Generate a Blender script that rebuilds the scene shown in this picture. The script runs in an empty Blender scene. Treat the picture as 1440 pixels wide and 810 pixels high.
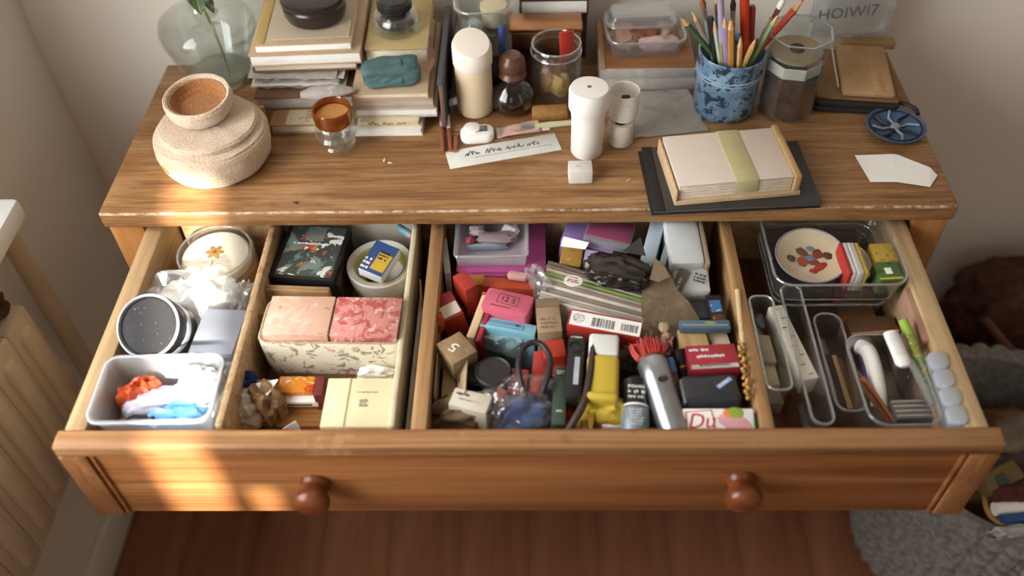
import bpy, bmesh, math, random
from mathutils import Vector, Matrix, Euler, noise
PI = math.pi
sc = bpy.context.scene
COL = sc.collection

# ------------------------------------------------------------------ camera
CAM = Vector((0.0125, -0.7726, 0.7164))
PITCH, YAW, ROLL, FPX = 0.833, 0.0376, -0.0352, 1273.48
RC = Matrix.Rotation(YAW, 3, 'Z') @ Matrix.Rotation(PI/2 - PITCH, 3, 'X') @ Matrix.Rotation(ROLL, 3, 'Z')
cd = bpy.data.cameras.new('camera'); cam = bpy.data.objects.new('camera', cd); COL.objects.link(cam)
cam.matrix_world = Matrix.Translation(CAM) @ RC.to_4x4()
cd.sensor_width = 36.0; cd.lens = FPX*36/1440; cd.clip_start = 0.02
cd.dof.use_dof = True; cd.dof.focus_distance = 1.06; cd.dof.aperture_fstop = 1.9
sc.camera = cam

# ------------------------------------------------------------------ light and exposure
def lin(h):
    h = h.lstrip('#'); o = []
    for i in (0, 2, 4):
        c = int(h[i:i+2], 16)/255
        o.append(c/12.92 if c <= .04045 else ((c+.055)/1.055)**2.4)
    return (o[0], o[1], o[2], 1)
w = bpy.data.worlds.new('world'); sc.world = w; w.use_nodes = True
w.node_tree.nodes['Background'].inputs[0].default_value = (0.62, 0.74, 0.95, 1)
w.node_tree.nodes['Background'].inputs[1].default_value = 1.0
SUN_DIR = Vector((-0.15, 1.0, -0.60)).normalized()
sd = bpy.data.lights.new('sun', 'SUN'); sd.energy = 25.0; sd.angle = math.radians(0.6); sd.color = (1, .94, .85)
so = bpy.data.objects.new('sun', sd); COL.objects.link(so)
so.rotation_euler = SUN_DIR.to_track_quat('-Z', 'Y').to_euler(); so.location = (0, -4, 4)
ad = bpy.data.lights.new('window_daylight', 'AREA'); ad.shape = 'RECTANGLE'; ad.size = 0.95; ad.size_y = 0.95
ad.energy = 34; ad.color = (1.0, .98, .95)
ao = bpy.data.objects.new('window_daylight', ad); COL.objects.link(ao)
ao.location = (-0.80, -0.56, 0.51); ao.rotation_euler = Vector((1, 0, 0)).to_track_quat('-Z', 'Y').to_euler()
bd = bpy.data.lights.new('rear_fill', 'AREA'); bd.shape = 'RECTANGLE'; bd.size = 1.3; bd.size_y = 1.2  # soft fill lamp added behind the camera; no window stands there
bd.energy = 8; bd.color = (.86, .93, 1.0)
bo = bpy.data.objects.new('rear_fill', bd); COL.objects.link(bo)
bo.location = (-0.75, -2.78, 1.0); bo.rotation_euler = Vector((0, 1, -.1)).to_track_quat('-Z', 'Y').to_euler()
vs = sc.view_settings; vs.view_transform = 'Standard'; vs.look = 'None'; vs.gamma = 1.0; vs.exposure = -0.3
vs.use_curve_mapping = False

# ------------------------------------------------------------------ helpers: points
def ray(u, v): return RC @ Vector(((u-720)/FPX, -(v-405)/FPX, -1.0))
def at(u, v, z):
    d = ray(u, v); return CAM + d*((z-CAM.z)/d.z)
def aty(u, v, y):
    d = ray(u, v); return CAM + d*((y-CAM.y)/d.y)
def away(p):
    d = Vector((p.x-CAM.x, p.y-CAM.y, 0)); return d.normalized()
def stand(u, v, r, z=0.0):            # centre of a round foot of radius r whose near edge shows at u, v
    p = at(u, v, z); return p + away(p)*r
def TM(p, rz=0, rx=0, ry=0): return Matrix.Translation(Vector(p)) @ Euler((rx, ry, rz)).to_matrix().to_4x4()
def frame3(FL, FR, BL, h):            # box under a top face given by three corners
    a, b, c = at(*FL), at(*FR), at(*BL)
    ex = (b-a); W = ex.length; ex.normalize()
    e = c-a; ey = (e - ex*e.dot(ex)); D = ey.length; ey.normalize(); n = ex.cross(ey)
    o = a + ex*W/2 + ey*D/2 - n*h
    m = Matrix.Identity(4)
    for i, q in enumerate((ex, ey, n)):
        m[0][i], m[1][i], m[2][i] = q
    m[0][3], m[1][3], m[2][3] = o
    return m, W, D
def axis_frame(p, d):                 # local z along d
    q = Vector(d).to_track_quat('Z', 'Y').to_matrix().to_4x4(); return Matrix.Translation(Vector(p)) @ q

# ------------------------------------------------------------------ helpers: meshes
def nb(): return bmesh.new()
def bx(bm, c, s, bev=0, m=None, seg=2):
    r = bmesh.ops.create_cube(bm, size=1); vs_ = r['verts']
    for v in vs_: v.co = Vector((v.co.x*s[0]+c[0], v.co.y*s[1]+c[1], v.co.z*s[2]+c[2]))
    if bev:
        es = list({e for v in vs_ for e in v.link_edges})
        r2 = bmesh.ops.bevel(bm, geom=es, offset=min(bev, min(s)*.48), segments=seg, affect='EDGES', profile=.5)
        vs_ = list({v for f in r2['faces'] for v in f.verts} | {v for v in vs_ if v.is_valid})
    if m is not None:
        for v in vs_: v.co = m @ v.co
    return bm
def box0(W, D, H, bev=.001, m=None):  # box standing on local z = 0
    return bx(nb(), (0, 0, H/2), (W, D, H), bev, m)
def loft(bm, rings, cap0=True, cap1=True, closed=True):
    R = [[bm.verts.new(p) for p in ring] for ring in rings]
    n = len(R[0])
    for a, b in zip(R, R[1:]):
        for i in range(n if closed else n-1):
            j = (i+1) % n
            bm.faces.new((a[i], a[j], b[j], b[i]))
    if cap0: bm.faces.new(list(reversed(R[0])))
    if cap1: bm.faces.new(R[-1])
    return bm
def lathe(prof, n=40, bm=None, sx=1, sy=1, fn=None):
    bm = bm or nb(); rings = []
    for k, (r, z) in enumerate(prof):
        r = max(r, .00005); ring = []
        for i in range(n):
            a = 2*PI*i/n; rr, zz = (r, z) if fn is None else fn(r, z, a, k)
            ring.append(Vector((rr*math.cos(a)*sx, rr*math.sin(a)*sy, zz)))
        rings.append(ring)
    return loft(bm, rings)
def tube(pts, r, n=8, bm=None, closed=False):
    bm = bm or nb(); pts = [Vector(p) for p in pts]; rings = []; N = len(pts); up = None
    for i, p in enumerate(pts):
        a = pts[max(i-1, 0)]; b = pts[min(i+1, N-1)]
        t = (b-a).normalized()
        if up is None: up = Vector((0, 0, 1)) if abs(t.z) < .9 else Vector((1, 0, 0))
        s = t.cross(up).normalized(); up = s.cross(t).normalized()
        rr = r[i] if isinstance(r, (list, tuple)) else r
        rings.append([p + (s*math.cos(2*PI*k/n) + up*math.sin(2*PI*k/n))*rr for k in range(n)])
    return loft(bm, rings)
def smoothpath(pts, k=6):
    pts = [Vector(p) for p in pts]; out = []
    P = [pts[0]] + pts + [pts[-1]]
    for i in range(1, len(P)-2):
        p0, p1, p2, p3 = P[i-1:i+3]
        for j in range(k):
            t = j/k
            out.append(.5*((2*p1) + (p2-p0)*t + (2*p0-5*p1+4*p2-p3)*t*t + (3*p1-p0-3*p2+p3)*t**3))
    out.append(pts[-1]); return out
def rrect(W, D, r, n=5):
    r = min(r, W/2*.99, D/2*.99); o = []
    for cx, cy, a0 in ((W/2-r, D/2-r, 0), (-W/2+r, D/2-r, PI/2), (-W/2+r, -D/2+r, PI), (W/2-r, -D/2+r, 1.5*PI)):
        for i in range(n+1):
            a = a0 + PI/2*i/n; o.append((cx + r*math.cos(a), cy + r*math.sin(a)))
    return o
def rslab(W, D, H, r, n=5, bev=.001, bm=None, z0=0):
    bm = bm or nb(); bev = min(bev, H*.45)
    def ring(ins, z): return [Vector((x, y, z)) for x, y in rrect(W-2*ins, D-2*ins, max(r-ins, .0003), n)]
    return loft(bm, [ring(bev, z0), ring(bev*.3, z0+bev*.3), ring(0, z0+bev), ring(0, z0+H-bev), ring(bev*.3, z0+H-bev*.3), ring(bev, z0+H)])
def tray_bm(W, D, H, r=.015, wall=.0016, flare=.006, lip=.0025, n=6):
    bm = nb()
    def ring(ins, z): return [Vector((x, y, z)) for x, y in rrect(W-2*ins, D-2*ins, max(r-ins, .002), n)]
    f = flare
    return loft(bm, [ring(f+.004, 0), ring(f+.001, .0015), ring(f, .005), ring(lip, H-.004), ring(0, H-.003), ring(0, H), ring(lip*.6+wall, H),
                     ring(lip+wall, H-.004), ring(f+wall, .006), ring(f+wall+.003, .003), ring(f+wall+.006, .0025)])
def rim_bm(W, D, H, r=.015, t=.0012, n=6):
    t = min(t, .0013)
    pts = [(x, y, H) for x, y in rrect(W, D, r, n)]
    bm = nb(); pts.append(pts[0]); pts.append(pts[1])
    return tube(pts, t, 6, bm)
def prism(poly, z0, z1, bm=None):
    bm = bm or nb()
    return loft(bm, [[Vector((x, y, z0)) for x, y in poly], [Vector((x, y, z1)) for x, y in poly]])
def blob(sx, sy, sz, seed=0, amp=.15, freq=3.0, sub=4, p=2.6, flat=True, ridg=False):
    bm = nb(); bmesh.ops.create_icosphere(bm, subdivisions=sub, radius=1)
    off = Vector((seed*7.13, seed*3.7, seed*1.9))
    for v in bm.verts:
        d = v.co.normalized()
        k = (abs(d.x)**p + abs(d.y)**p + abs(d.z)**p)**(-1/p)
        q = d*freq + off
        nz = noise.fractal(q, 1.0, 2.0, 3) if not ridg else (.5 - abs(noise.noise(q))*1.6 + .4*noise.noise(q*2.3) - .25*abs(noise.noise(q*4.1)))
        k *= 1 + amp*nz
        v.co = Vector((d.x*k*sx/2, d.y*k*sy/2, d.z*k*sz/2 + sz/2))
        if flat and v.co.z < 0: v.co.z = 0
    return bm
def sheet(fn, nx=16, ny=16, t=.0006):   # fn(s, t) with s, t in 0..1 gives a point; thickened
    bm = nb(); top = [[Vector(fn(i/nx, j/ny)) for i in range(nx+1)] for j in range(ny+1)]
    V = [[bm.verts.new(p) for p in row] for row in top]
    fs = [bm.faces.new((V[j][i], V[j][i+1], V[j+1][i+1], V[j+1][i])) for j in range(ny) for i in range(nx)]
    bm.normal_update(); bmesh.ops.solidify(bm, geom=fs, thickness=t)
    return bm
def polysheet(pts3, t=.0006):           # flat or folded outline: list of 3d points, fan filled
    bm = nb(); f = bm.faces.new([bm.verts.new(Vector(p)) for p in pts3])
    bmesh.ops.triangulate(bm, faces=[f]); bm.normal_update()
    bmesh.ops.solidify(bm, geom=bm.faces[:], thickness=t); return bm
def O(name, bm, mat, parent=None, mtx=None, smooth=35):
    me = bpy.data.meshes.new(name)
    bmesh.ops.recalc_face_normals(bm, faces=bm.faces[:])
    bm.to_mesh(me); bm.free()
    if smooth:
        me.shade_smooth(); me.set_sharp_from_angle(angle=math.radians(smooth))
    o = bpy.data.objects.new(name, me); COL.objects.link(o)
    if isinstance(mat, str): mat = MATS[mat]
    me.materials.append(mat)
    if parent is not None: o.parent = parent
    if mtx is not None: o.matrix_local = mtx
    return o
def OM(name, me, parent, mtx=None):     # another object on the same mesh data
    o = bpy.data.objects.new(name, me); COL.objects.link(o); o.parent = parent
    if mtx is not None: o.matrix_local = mtx
    return o
def tag(o, label, cat, group=None):
    o['label'] = label; o['category'] = cat
    if group: o['group'] = group
    return o
def T(name, label, cat, mtx=None, group=None):
    o = bpy.data.objects.new(name, None); COL.objects.link(o); o.empty_display_size = .01
    if mtx is not None: o.matrix_world = mtx
    return tag(o, label, cat, group)
def T1(name, label, cat, bm, mat, mtx=None, group=None, smooth=35):
    return tag(O(name, bm, mat, None, mtx, smooth), label, cat, group)
def S(name, bm, mat, mtx=None, smooth=35, parent=None):
    o = O(name, bm, mat, parent, mtx, smooth)
    if parent is None: o['kind'] = 'structure'
    return o
def text_bm(s, size, shear=0, ext=.00012, spacing=1.0):
    cu = bpy.data.curves.new('t', 'FONT'); cu.body = s; cu.size = size; cu.shear = shear; cu.extrude = ext
    cu.align_x = 'CENTER'; cu.align_y = 'CENTER'; cu.resolution_u = 2; cu.space_character = spacing
    o = bpy.data.objects.new('t', cu); COL.objects.link(o)
    dg = bpy.context.evaluated_depsgraph_get()
    me = bpy.data.meshes.new_from_object(o.evaluated_get(dg))
    bm = nb(); bm.from_mesh(me)
    bpy.data.objects.remove(o); bpy.data.curves.remove(cu); bpy.data.meshes.remove(me)
    return bm
def text(s, size, mat, parent, mtx, shear=0, name='lettering', sx=1.0):
    bm = text_bm(s, size, shear)
    if sx != 1:
        for v in bm.verts: v.co.x *= sx
    return O(name, bm, mat, parent, mtx, 0)
def barcode(W, H, seed, bm=None, cx=0, cy=0):
    bm = bm or nb(); rnd = random.Random(seed); x = -W/2
    while x < W/2:
        t = rnd.choice((.0005, .0008, .0012)); bx(bm, (cx+x+t/2, cy, 0), (t, H*(1 if rnd.random() > .12 else .86), .0002)); x += t + rnd.choice((.0005, .0007, .0012))
    return bm
def scribble(W, H, lines, seed, t=.0006, hand=False):   # printing too small to read
    bm = nb(); rnd = random.Random(seed)
    for l in range(lines):
        y = H/2 - H*(l+.5)/lines; ch = H/lines*.62; x = -W/2; end = W/2*rnd.uniform(.55, 1)
        while x < end:
            cw = ch*rnd.uniform(.4, .8)
            for k in range(2):
                bx(bm, (x + cw*k*.6, y, 0), (t, ch*rnd.uniform(.5, 1), .0002))
            bx(bm, (x + cw*.3, y + rnd.choice((-.4, 0, .4))*ch, 0), (cw*.7, t, .0002)); x += cw*1.35
            if rnd.random() < .15: x += ch*.6
    return bm
def handwriting(W, H, seed, words=4):
    bm = nb(); rnd = random.Random(seed); x = -W/2
    for wd in range(words):
        L = W/words*rnd.uniform(.7, .95); n = int(L/.0035)+3; pts = []
        for i in range(n):
            hh = H*(.5 if i == 0 or rnd.random() < .25 else .2)
            pts.append((x + L*i/n + H*.1*math.sin(i*2.3), (hh if i % 2 else -H*.2) + rnd.uniform(-.1, .1)*H, 0))
        tube(smoothpath(pts, 3), .00042, 4, bm); x += W/words
    return bm

# ------------------------------------------------------------------ materials
MATS = {}
class G:
    def __init__(s, key):
        s.m = bpy.data.materials.new(key); s.m.use_nodes = True; s.t = s.m.node_tree
        s.p = s.t.nodes['Principled BSDF']; s.out = s.t.nodes['Material Output']
        s.tc = s.t.nodes.new('ShaderNodeTexCoord'); MATS[key] = s.m
    def n(s, ty, **kw):
        x = s.t.nodes.new(ty)
        for k, v in kw.items():
            if k.startswith('i_'):
                k = k[2:]; x.inputs[int(k) if k.isdigit() else k].default_value = v
            else: setattr(x, k, v)
        return x
    def l(s, a, b): s.t.links.new(a, b)
    def mapping(s, scale=(1, 1, 1), rot=(0, 0, 0), loc=(0, 0, 0), src='Object'):
        mp = s.n('ShaderNodeMapping'); s.l(s.tc.outputs[src], mp.inputs['Vector'])
        mp.inputs['Scale'].default_value = scale; mp.inputs['Rotation'].default_value = rot; mp.inputs['Location'].default_value = loc
        return mp.outputs[0]
    def noise(s, scale, vec=None, detail=4, rough=.55, dist=0):
        x = s.n('ShaderNodeTexNoise'); x.inputs['Scale'].default_value = scale; x.inputs['Detail'].default_value = detail
        x.inputs['Roughness'].default_value = rough; x.inputs['Distortion'].default_value = dist
        s.l(vec if vec is not None else s.tc.outputs['Object'], x.inputs['Vector']); return x.outputs['Fac']
    def mrange(s, f, a, b, c=0, d=1):
        x = s.n('ShaderNodeMapRange'); s.l(f, x.inputs[0])
        for i, q in enumerate((a, b, c, d)): x.inputs[i+1].default_value = q
        return x.outputs[0]
    def mix(s, f, a, b):
        x = s.n('ShaderNodeMix', data_type='RGBA')
        if hasattr(f, 'links'): s.l(f, x.inputs[0])
        else: x.inputs[0].default_value = f
        for i, q in ((6, a), (7, b)):
            if isinstance(q, tuple): x.inputs[i].default_value = q
            else: s.l(q, x.inputs[i])
        return x.outputs[2]
    def ramp(s, f, stops):
        x = s.n('ShaderNodeValToRGB'); s.l(f, x.inputs[0]); e = x.color_ramp.elements
        while len(e) < len(stops): e.new(.5)
        for k, (p, c) in enumerate(stops): e[k].position = p; e[k].color = lin(c) if isinstance(c, str) else c
        return x.outputs[0]
    def bump(s, f, strength=.2, dist=.001):
        b = s.n('ShaderNodeBump'); b.inputs['Strength'].default_value = strength; b.inputs['Distance'].default_value = dist
        s.l(f, b.inputs['Height']); s.l(b.outputs[0], s.p.inputs['Normal'])
    def fin(s, col=None, rough=.5, metal=0, spec=.5, coat=0, sheen=0):
        if col is not None:
            if isinstance(col, tuple): s.p.inputs['Base Color'].default_value = col
            else: s.l(col, s.p.inputs['Base Color'])
        s.p.inputs['Roughness'].default_value = rough; s.p.inputs['Metallic'].default_value = metal
        s.p.inputs['Specular IOR Level'].default_value = spec; s.p.inputs['Coat Weight'].default_value = coat
        s.p.inputs['Sheen Weight'].default_value = sheen
        return s.m
def scl(c, k): return tuple(min(1, x*k) for x in c[:3]) + (1,)
def M(key, hx=None, rough=.5, metal=0, var=.08, vs=40, bump=0, bs=300, spec=.4, coat=0, sheen=0, bd=.0006):
    if key in MATS: return MATS[key]
    g = G(key); c = lin(hx)
    f = g.noise(vs, detail=5)
    col = g.mix(g.mrange(f, .3, .7), scl(c, 1-var*1.6), scl(c, 1+var))
    if bump: g.bump(g.noise(bs, detail=3), bump, bd)
    return g.fin(col, rough, metal, spec, coat, sheen)
def P(hx, rough=.55, **k):               # plain printed card, plastic and so on, named by its colour
    return M('c_%s_%d' % (hx.strip('#'), rough*100) + ''.join('%s%s' % q for q in sorted(k.items())), hx, rough, **k)
def wood(key, c1, c2, c3, scale=(1.6, 30, 30), rough=.45, spec=.35, wear=0, off=0, bump=.12, fine=1.0):
    g = G(key); v = g.mapping(scale, loc=(off, off*.7, off*.3))
    big = g.noise(1.6, v, 5, .6, .6)
    v2 = g.mapping(tuple(q*7 for q in scale), loc=(off, off, off)); fi = g.noise(1.4, v2, 4, .65)
    col = g.ramp(big, [(.28, c1), (.5, c2), (.72, c3)])
    col = g.mix(g.mrange(fi, .38, .68, 0, .42*fine), col, lin(c1))
    if wear:
        wv = g.noise(9, None, 6, .7); col = g.mix(g.mrange(wv, .58, .72, 0, wear), col, lin('#d8b88c'))
        dk = g.noise(14, g.mapping((1, 2.2, 2), loc=(3, 1, 2)), 5, .7); col = g.mix(g.mrange(dk, .62, .75, 0, wear*1.2), col, lin('#5a3519'))
    g.bump(fi, bump, .0006)
    return g.fin(col, rough, 0, spec)
def spots(key, base, layers, rough=.6, bump=0, bs=200, var=.06, spec=.3, sheen=0, src='Object'):
    g = G(key); c = lin(base)
    col = g.mix(g.mrange(g.noise(25), .3, .7), scl(c, 1-var*1.5), scl(c, 1+var))
    for i, (hx, s, thr, wd, amt) in enumerate(layers):
        f = g.noise(s, g.mapping((1, 1, 1), loc=(i*3.1, i*1.7, i*5.3)), 3, .6, .8)
        col = g.mix(g.mrange(f, thr, thr+wd, 0, amt), col, lin(hx))
    if bump: g.bump(g.noise(bs), bump, .0008)
    return g.fin(col, rough, 0, spec, 0, sheen)
def clear(key, tint='#f4f6f6', gloss='#ffffff', base=.06, edge=.55, rough=.06, haze=0.0, hazec='#dfe3e6', blend=.35):
    g = G(key); t = g.t; t.nodes.remove(g.p)
    tr = g.n('ShaderNodeBsdfTransparent'); tr.inputs[0].default_value = lin(tint)
    gl = g.n('ShaderNodeBsdfGlossy'); gl.inputs[0].default_value = lin(gloss); gl.inputs['Roughness'].default_value = rough
    lw = g.n('ShaderNodeLayerWeight'); lw.inputs[0].default_value = blend
    f = g.mrange(lw.outputs['Facing'], 0, 1, base, edge)
    mx = g.n('ShaderNodeMixShader'); g.l(f, mx.inputs[0]); g.l(tr.outputs[0], mx.inputs[1]); g.l(gl.outputs[0], mx.inputs[2])
    o = mx.outputs[0]
    if haze:
        df = g.n('ShaderNodeBsdfDiffuse'); df.inputs[0].default_value = lin(hazec)
        tl = g.n('ShaderNodeBsdfTranslucent'); tl.inputs[0].default_value = lin(hazec)
        a = g.n('ShaderNodeMixShader'); a.inputs[0].default_value = .45; g.l(df.outputs[0], a.inputs[1]); g.l(tl.outputs[0], a.inputs[2])
        m2 = g.n('ShaderNodeMixShader')
        hz = g.mrange(g.noise(14), .3, .7, haze*.85, min(1, haze*1.15)); g.l(hz, m2.inputs[0]); g.l(o, m2.inputs[1]); g.l(a.outputs[0], m2.inputs[2]); o = m2.outputs[0]
    g.l(o, g.out.inputs['Surface']); return g.m
g = G('desk_wood'); v1 = g.mapping((1.6, 26, 26)); v2 = g.mapping((9, 210, 210)); big = g.noise(1.7, v1, 6, .65, .8); fi = g.noise(1.3, v2, 3, .7)
col = g.ramp(big, [(.3, '#6f4c2d'), (.5, '#946b42'), (.7, '#b0895c')])
col = g.mix(g.mrange(fi, .42, .62, 0, .55), col, lin('#5a3a20'))
bl = g.noise(7, g.mapping((1, 2.5, 2.5)), 5, .7); col = g.mix(g.mrange(bl, .52, .7, 0, .45), col, lin('#bd9670'))
dkk = g.noise(26, g.mapping((1, 3.5, 3), loc=(4, 2, 1)), 5, .75); col = g.mix(g.mrange(dkk, .66, .74, 0, .7), col, lin('#4a2d18'))
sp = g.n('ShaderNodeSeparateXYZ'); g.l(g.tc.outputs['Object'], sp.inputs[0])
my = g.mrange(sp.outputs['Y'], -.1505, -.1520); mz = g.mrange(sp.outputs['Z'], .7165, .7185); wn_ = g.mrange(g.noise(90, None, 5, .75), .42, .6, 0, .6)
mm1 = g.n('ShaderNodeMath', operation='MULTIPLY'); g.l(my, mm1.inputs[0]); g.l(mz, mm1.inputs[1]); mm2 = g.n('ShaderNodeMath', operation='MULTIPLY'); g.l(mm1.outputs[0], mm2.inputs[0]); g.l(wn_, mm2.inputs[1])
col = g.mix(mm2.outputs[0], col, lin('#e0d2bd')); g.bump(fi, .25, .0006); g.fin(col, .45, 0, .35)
wood('desk_edge_wood', '#6f4a2c', '#976c44', '#b28c62', (1.3, 60, 60), .5, .3, .5)
wood('leg_wood', '#7f5229', '#a5723f', '#bb8a56', (26, 26, 1.3), .5, .3)
g = G('front_wood'); big = g.noise(1.2, g.mapping((1.2, 30, 30)), 4, .6, .4); ln_ = g.noise(1.0, g.mapping((2.2, 560, 560)), 2, .5); fi = g.noise(1.0, g.mapping((6, 620, 620)), 2, .6)
col = g.ramp(big, [(.3, '#85532d'), (.5, '#a86f42'), (.7, '#b9834f')])
col = g.mix(g.mrange(ln_, .42, .62, 0, .5), col, lin('#6a3d20')); col = g.mix(g.mrange(fi, .5, .7, 0, .4), col, lin('#5e361c'))
g.bump(ln_, .3, .0005); g.fin(col, .42, 0, .35)
wood('front_end_wood', '#744a2b', '#9a6840', '#b58a5f', (30, 30, 6), .5, .3, .3, 4.0)
wood('drawer_wood', '#8f7350', '#b89a72', '#cdb48c', (30, 1.3, 30), .6, .25, .15)
wood('divider_wood', '#7d5a38', '#a88258', '#c9a880', (40, 1.6, 40), .6, .25, .3, 5)
wood('drawer_bottom_wood', '#4e3320', '#6e4a2e', '#80583a', (30, 1.3, 30), .7, .2, 0, 7)
wood('knob_wood', '#4e2614', '#78401f', '#945a30', (20, 20, 60), .3, .5, 0, 1)
wood('floor_wood', '#80503a', '#9b6748', '#aa7858', (18, .8, 18), .45, .3, 0, 9)
wood('crate_wood', '#3b2113', '#54301b', '#6a4126', (1.2, 24, 24), .5, .3)
M('wall', '#ece5da', .9, 0, .03, 3, .08, 90, .1, bd=.001)
M('sill_paint', '#e3e6e4', .35, 0, .02, 20)
M('radiator_paint', '#d3c4a8', .45, 0, .05, 15)
M('brass', '#b98f45', .3, 1, .1); M('steel', '#b8bcc0', .28, 1, .06, 30); M('steel_dark', '#55575a', .35, 1, .1); M('copper', '#b5825e', .32, 1, .15, 20)
M('ink', '#2a2626', .7, 0, 0); M('ink_grey', '#6d6a68', .7, 0, 0); M('ink_red', '#c2352f', .6, 0, 0); M('ink_white', '#e9e6e0', .6, 0, 0); M('ink_brown', '#7a5a3c', .7, 0, 0)
M('white_plastic', '#eeece6', .35, 0, .02, 20); M('black_plastic', '#201f20', .35, 0, .1, 40); M('black_matte', '#242120', .75, 0, .15, 60, .3)
M('paper', '#ece7dc', .8, 0, .04, 30); M('paper_grey', '#b9b4ab', .85, 0, .1, 60, .2); M('pages', '#e6dcc8', .85, 0, .06, 90); M('white_card', '#f0eeea', .7, 0, .03, 20)
M('kraft', '#a9875f', .85, 0, .1, 60, .2, 400); M('carton', '#9c8468', .85, 0, .08, 60, .15, 400); M('cream_card', '#e2d3ac', .75, 0, .05, 25)
clear('clear_plastic', '#f8f8f7', '#ffffff', .03, .35, .08, .02)
clear('clear_rim', '#d9dcdc', '#ffffff', .14, .6, .1, .2, '#dfe2e3')
clear('clear_glass', '#f5f8f7', '#ffffff', .03, .4, .04, .02, '#eef2f0')
clear('frost_plastic', '#f4f6f7', '#ffffff', .05, .35, .2, .3, '#f0f3f5')
clear('film', '#f4f5f5', '#ffffff', .1, .45, .16, .22, '#f2f3f4')
clear('thin_film', '#f4f6f7', '#ffffff', .07, .4, .14, .08, '#e6ecf2')
clear('film_dark', '#6a615c', '#d8d4d0', .06, .35, .25, .15, '#5b514b')
clear('amber_glass', '#c07a38', '#ffe6c8', .06, .6, .05, .25, '#b8692c')
clear('brown_glass', '#6a4a38', '#ffffff', .06, .6, .05, .2, '#4c3226')
# felt: woven, light wool
g = G('felt'); v = g.mapping((1, 1, 1))
f1 = g.noise(420, None, 3, .6); f2 = g.noise(35, None, 4)
g.bump(f1, .8, .0016); g.fin(g.mix(g.mrange(f1, .3, .7), g.mix(g.mrange(f2, .3, .7), lin('#ab8f72'), lin('#bfa68a')), lin('#d8c5ae')), .95, 0, .1, 0, .4)
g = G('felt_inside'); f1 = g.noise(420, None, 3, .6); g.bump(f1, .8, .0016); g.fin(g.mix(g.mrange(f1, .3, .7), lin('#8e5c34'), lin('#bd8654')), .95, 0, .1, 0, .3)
g = G('knit'); f1 = g.noise(110, None, 3, .6); f2 = g.noise(220, None, 3); g.bump(f2, .6, .002)
g.fin(g.mix(g.mrange(f1, .35, .65), lin('#6b6661'), lin('#8c8781')), .95, 0, .1, 0, .3)
g = G('linen'); wv = g.n('ShaderNodeTexWave', wave_type='BANDS'); wv.inputs['Scale'].default_value = 500; g.l(g.tc.outputs['Object'], wv.inputs[0])
g.bump(g.noise(700, None, 2), .5, .0006); g.fin(g.mix(g.mrange(g.noise(300, g.mapping((1, 8, 1))), .3, .7), lin('#a2937e'), lin('#bfb29c')), .95, 0, .1)
spots('floral_cloth', '#ded5c0', [('#6b7350', 60, .57, .03, .8), ('#b8607a', 42, .63, .03, .85), ('#8e7f5a', 75, .6, .03, .6)], .85, .2)
spots('floral_lining', '#b89a74', [('#8f6a44', 90, .56, .05, .7), ('#8c3f2c', 130, .68, .03, .8), ('#d3bd98', 70, .6, .06, .6)], .85, .2)
spots('pink_paper', '#dfb29b', [('#efcbb6', 50, .52, .12, .8), ('#a9733c', 95, .66, .03, .8), ('#c98f85', 35, .58, .1, .5)], .8, .3, 150)
spots('red_paper', '#c98880', [('#a8443f', 70, .5, .06, .8), ('#e0bcae', 90, .58, .05, .85), ('#8f3532', 160, .6, .04, .7)], .8, .3, 150)
spots('grey_cloth', '#9d9890', [('#7d786f', 30, .55, .15, .6), ('#8a4a3a', 190, .72, .02, .7), ('#b5b0a6', 60, .58, .1, .6)], .95, .4, 300)
spots('blue_ceramic', '#64809a', [('#839eb4', 30, .5, .12, .8), ('#1d2a3c', 75, .56, .02, .9), ('#1a2638', 150, .6, .02, .85)], .3, .15, 80, .08, .5)
spots('suede', '#6f5f4c', [('#8a7860', 40, .5, .2, .7), ('#54463a', 70, .58, .1, .6)], .95, .5, 350)
spots('splash_paper', '#e9e4da', [('#b9452f', 110, .68, .02, .9), ('#c98a55', 90, .69, .02, .8)], .5)
spots('toffee_print', '#dc8a2b', [('#c8401e', 70, .56, .03, .9), ('#e9d9b0', 60, .6, .03, .9), ('#e8c437', 50, .6, .04, .9), ('#5f86a8', 36, .66, .03, .9)], .45)
spots('photo_print', '#3d4743', [('#6f8480', 30, .52, .05, .9), ('#a94a35', 45, .6, .03, .9), ('#d9d6cc', 38, .6, .02, .9), ('#a5893f', 55, .64, .03, .8)], .35, spec=.5)
spots('speckled_black', '#1f1d1e', [('#cfcac8', 520, .70, .02, .9)], .55, spec=.25)
spots('candy_print', '#7d9a3c', [('#c93a35', 160, .58, .02, .9), ('#e8d34a', 120, .58, .03, .9), ('#2d4f9a', 200, .62, .02, .9), ('#eeeae0', 220, .63, .02, .9)], .4)
spots('weave_brown', '#4d3024', [('#6b4632', 60, .5, .15, .7), ('#2e1a13', 40, .55, .1, .7)], .8, .4, 120)
spots('marble_grey', '#a09a94', [('#6e6660', 20, .5, .2, .7), ('#c9c4bd', 35, .58, .1, .7)], .6, .3, 80)

# ------------------------------------------------------------------ the room
FZ = -0.72; WX = -0.71; WY = 0.375; RX = 2.6; FY = -2.9; CZ = 2.1
S('wall_back', bx(nb(), ((WX+RX)/2, WY+.05, (FZ+CZ)/2), (RX-WX+.4, .1, CZ-FZ)), 'wall')
S('wall_right', bx(nb(), (RX+.05, (WY+FY)/2, (FZ+CZ)/2), (.1, WY-FY, CZ-FZ)), 'wall')
S('ceiling', bx(nb(), ((WX+RX)/2, (WY+FY)/2, CZ+.05), (RX-WX+.4, WY-FY+.3, .1)), 'wall')
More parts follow.
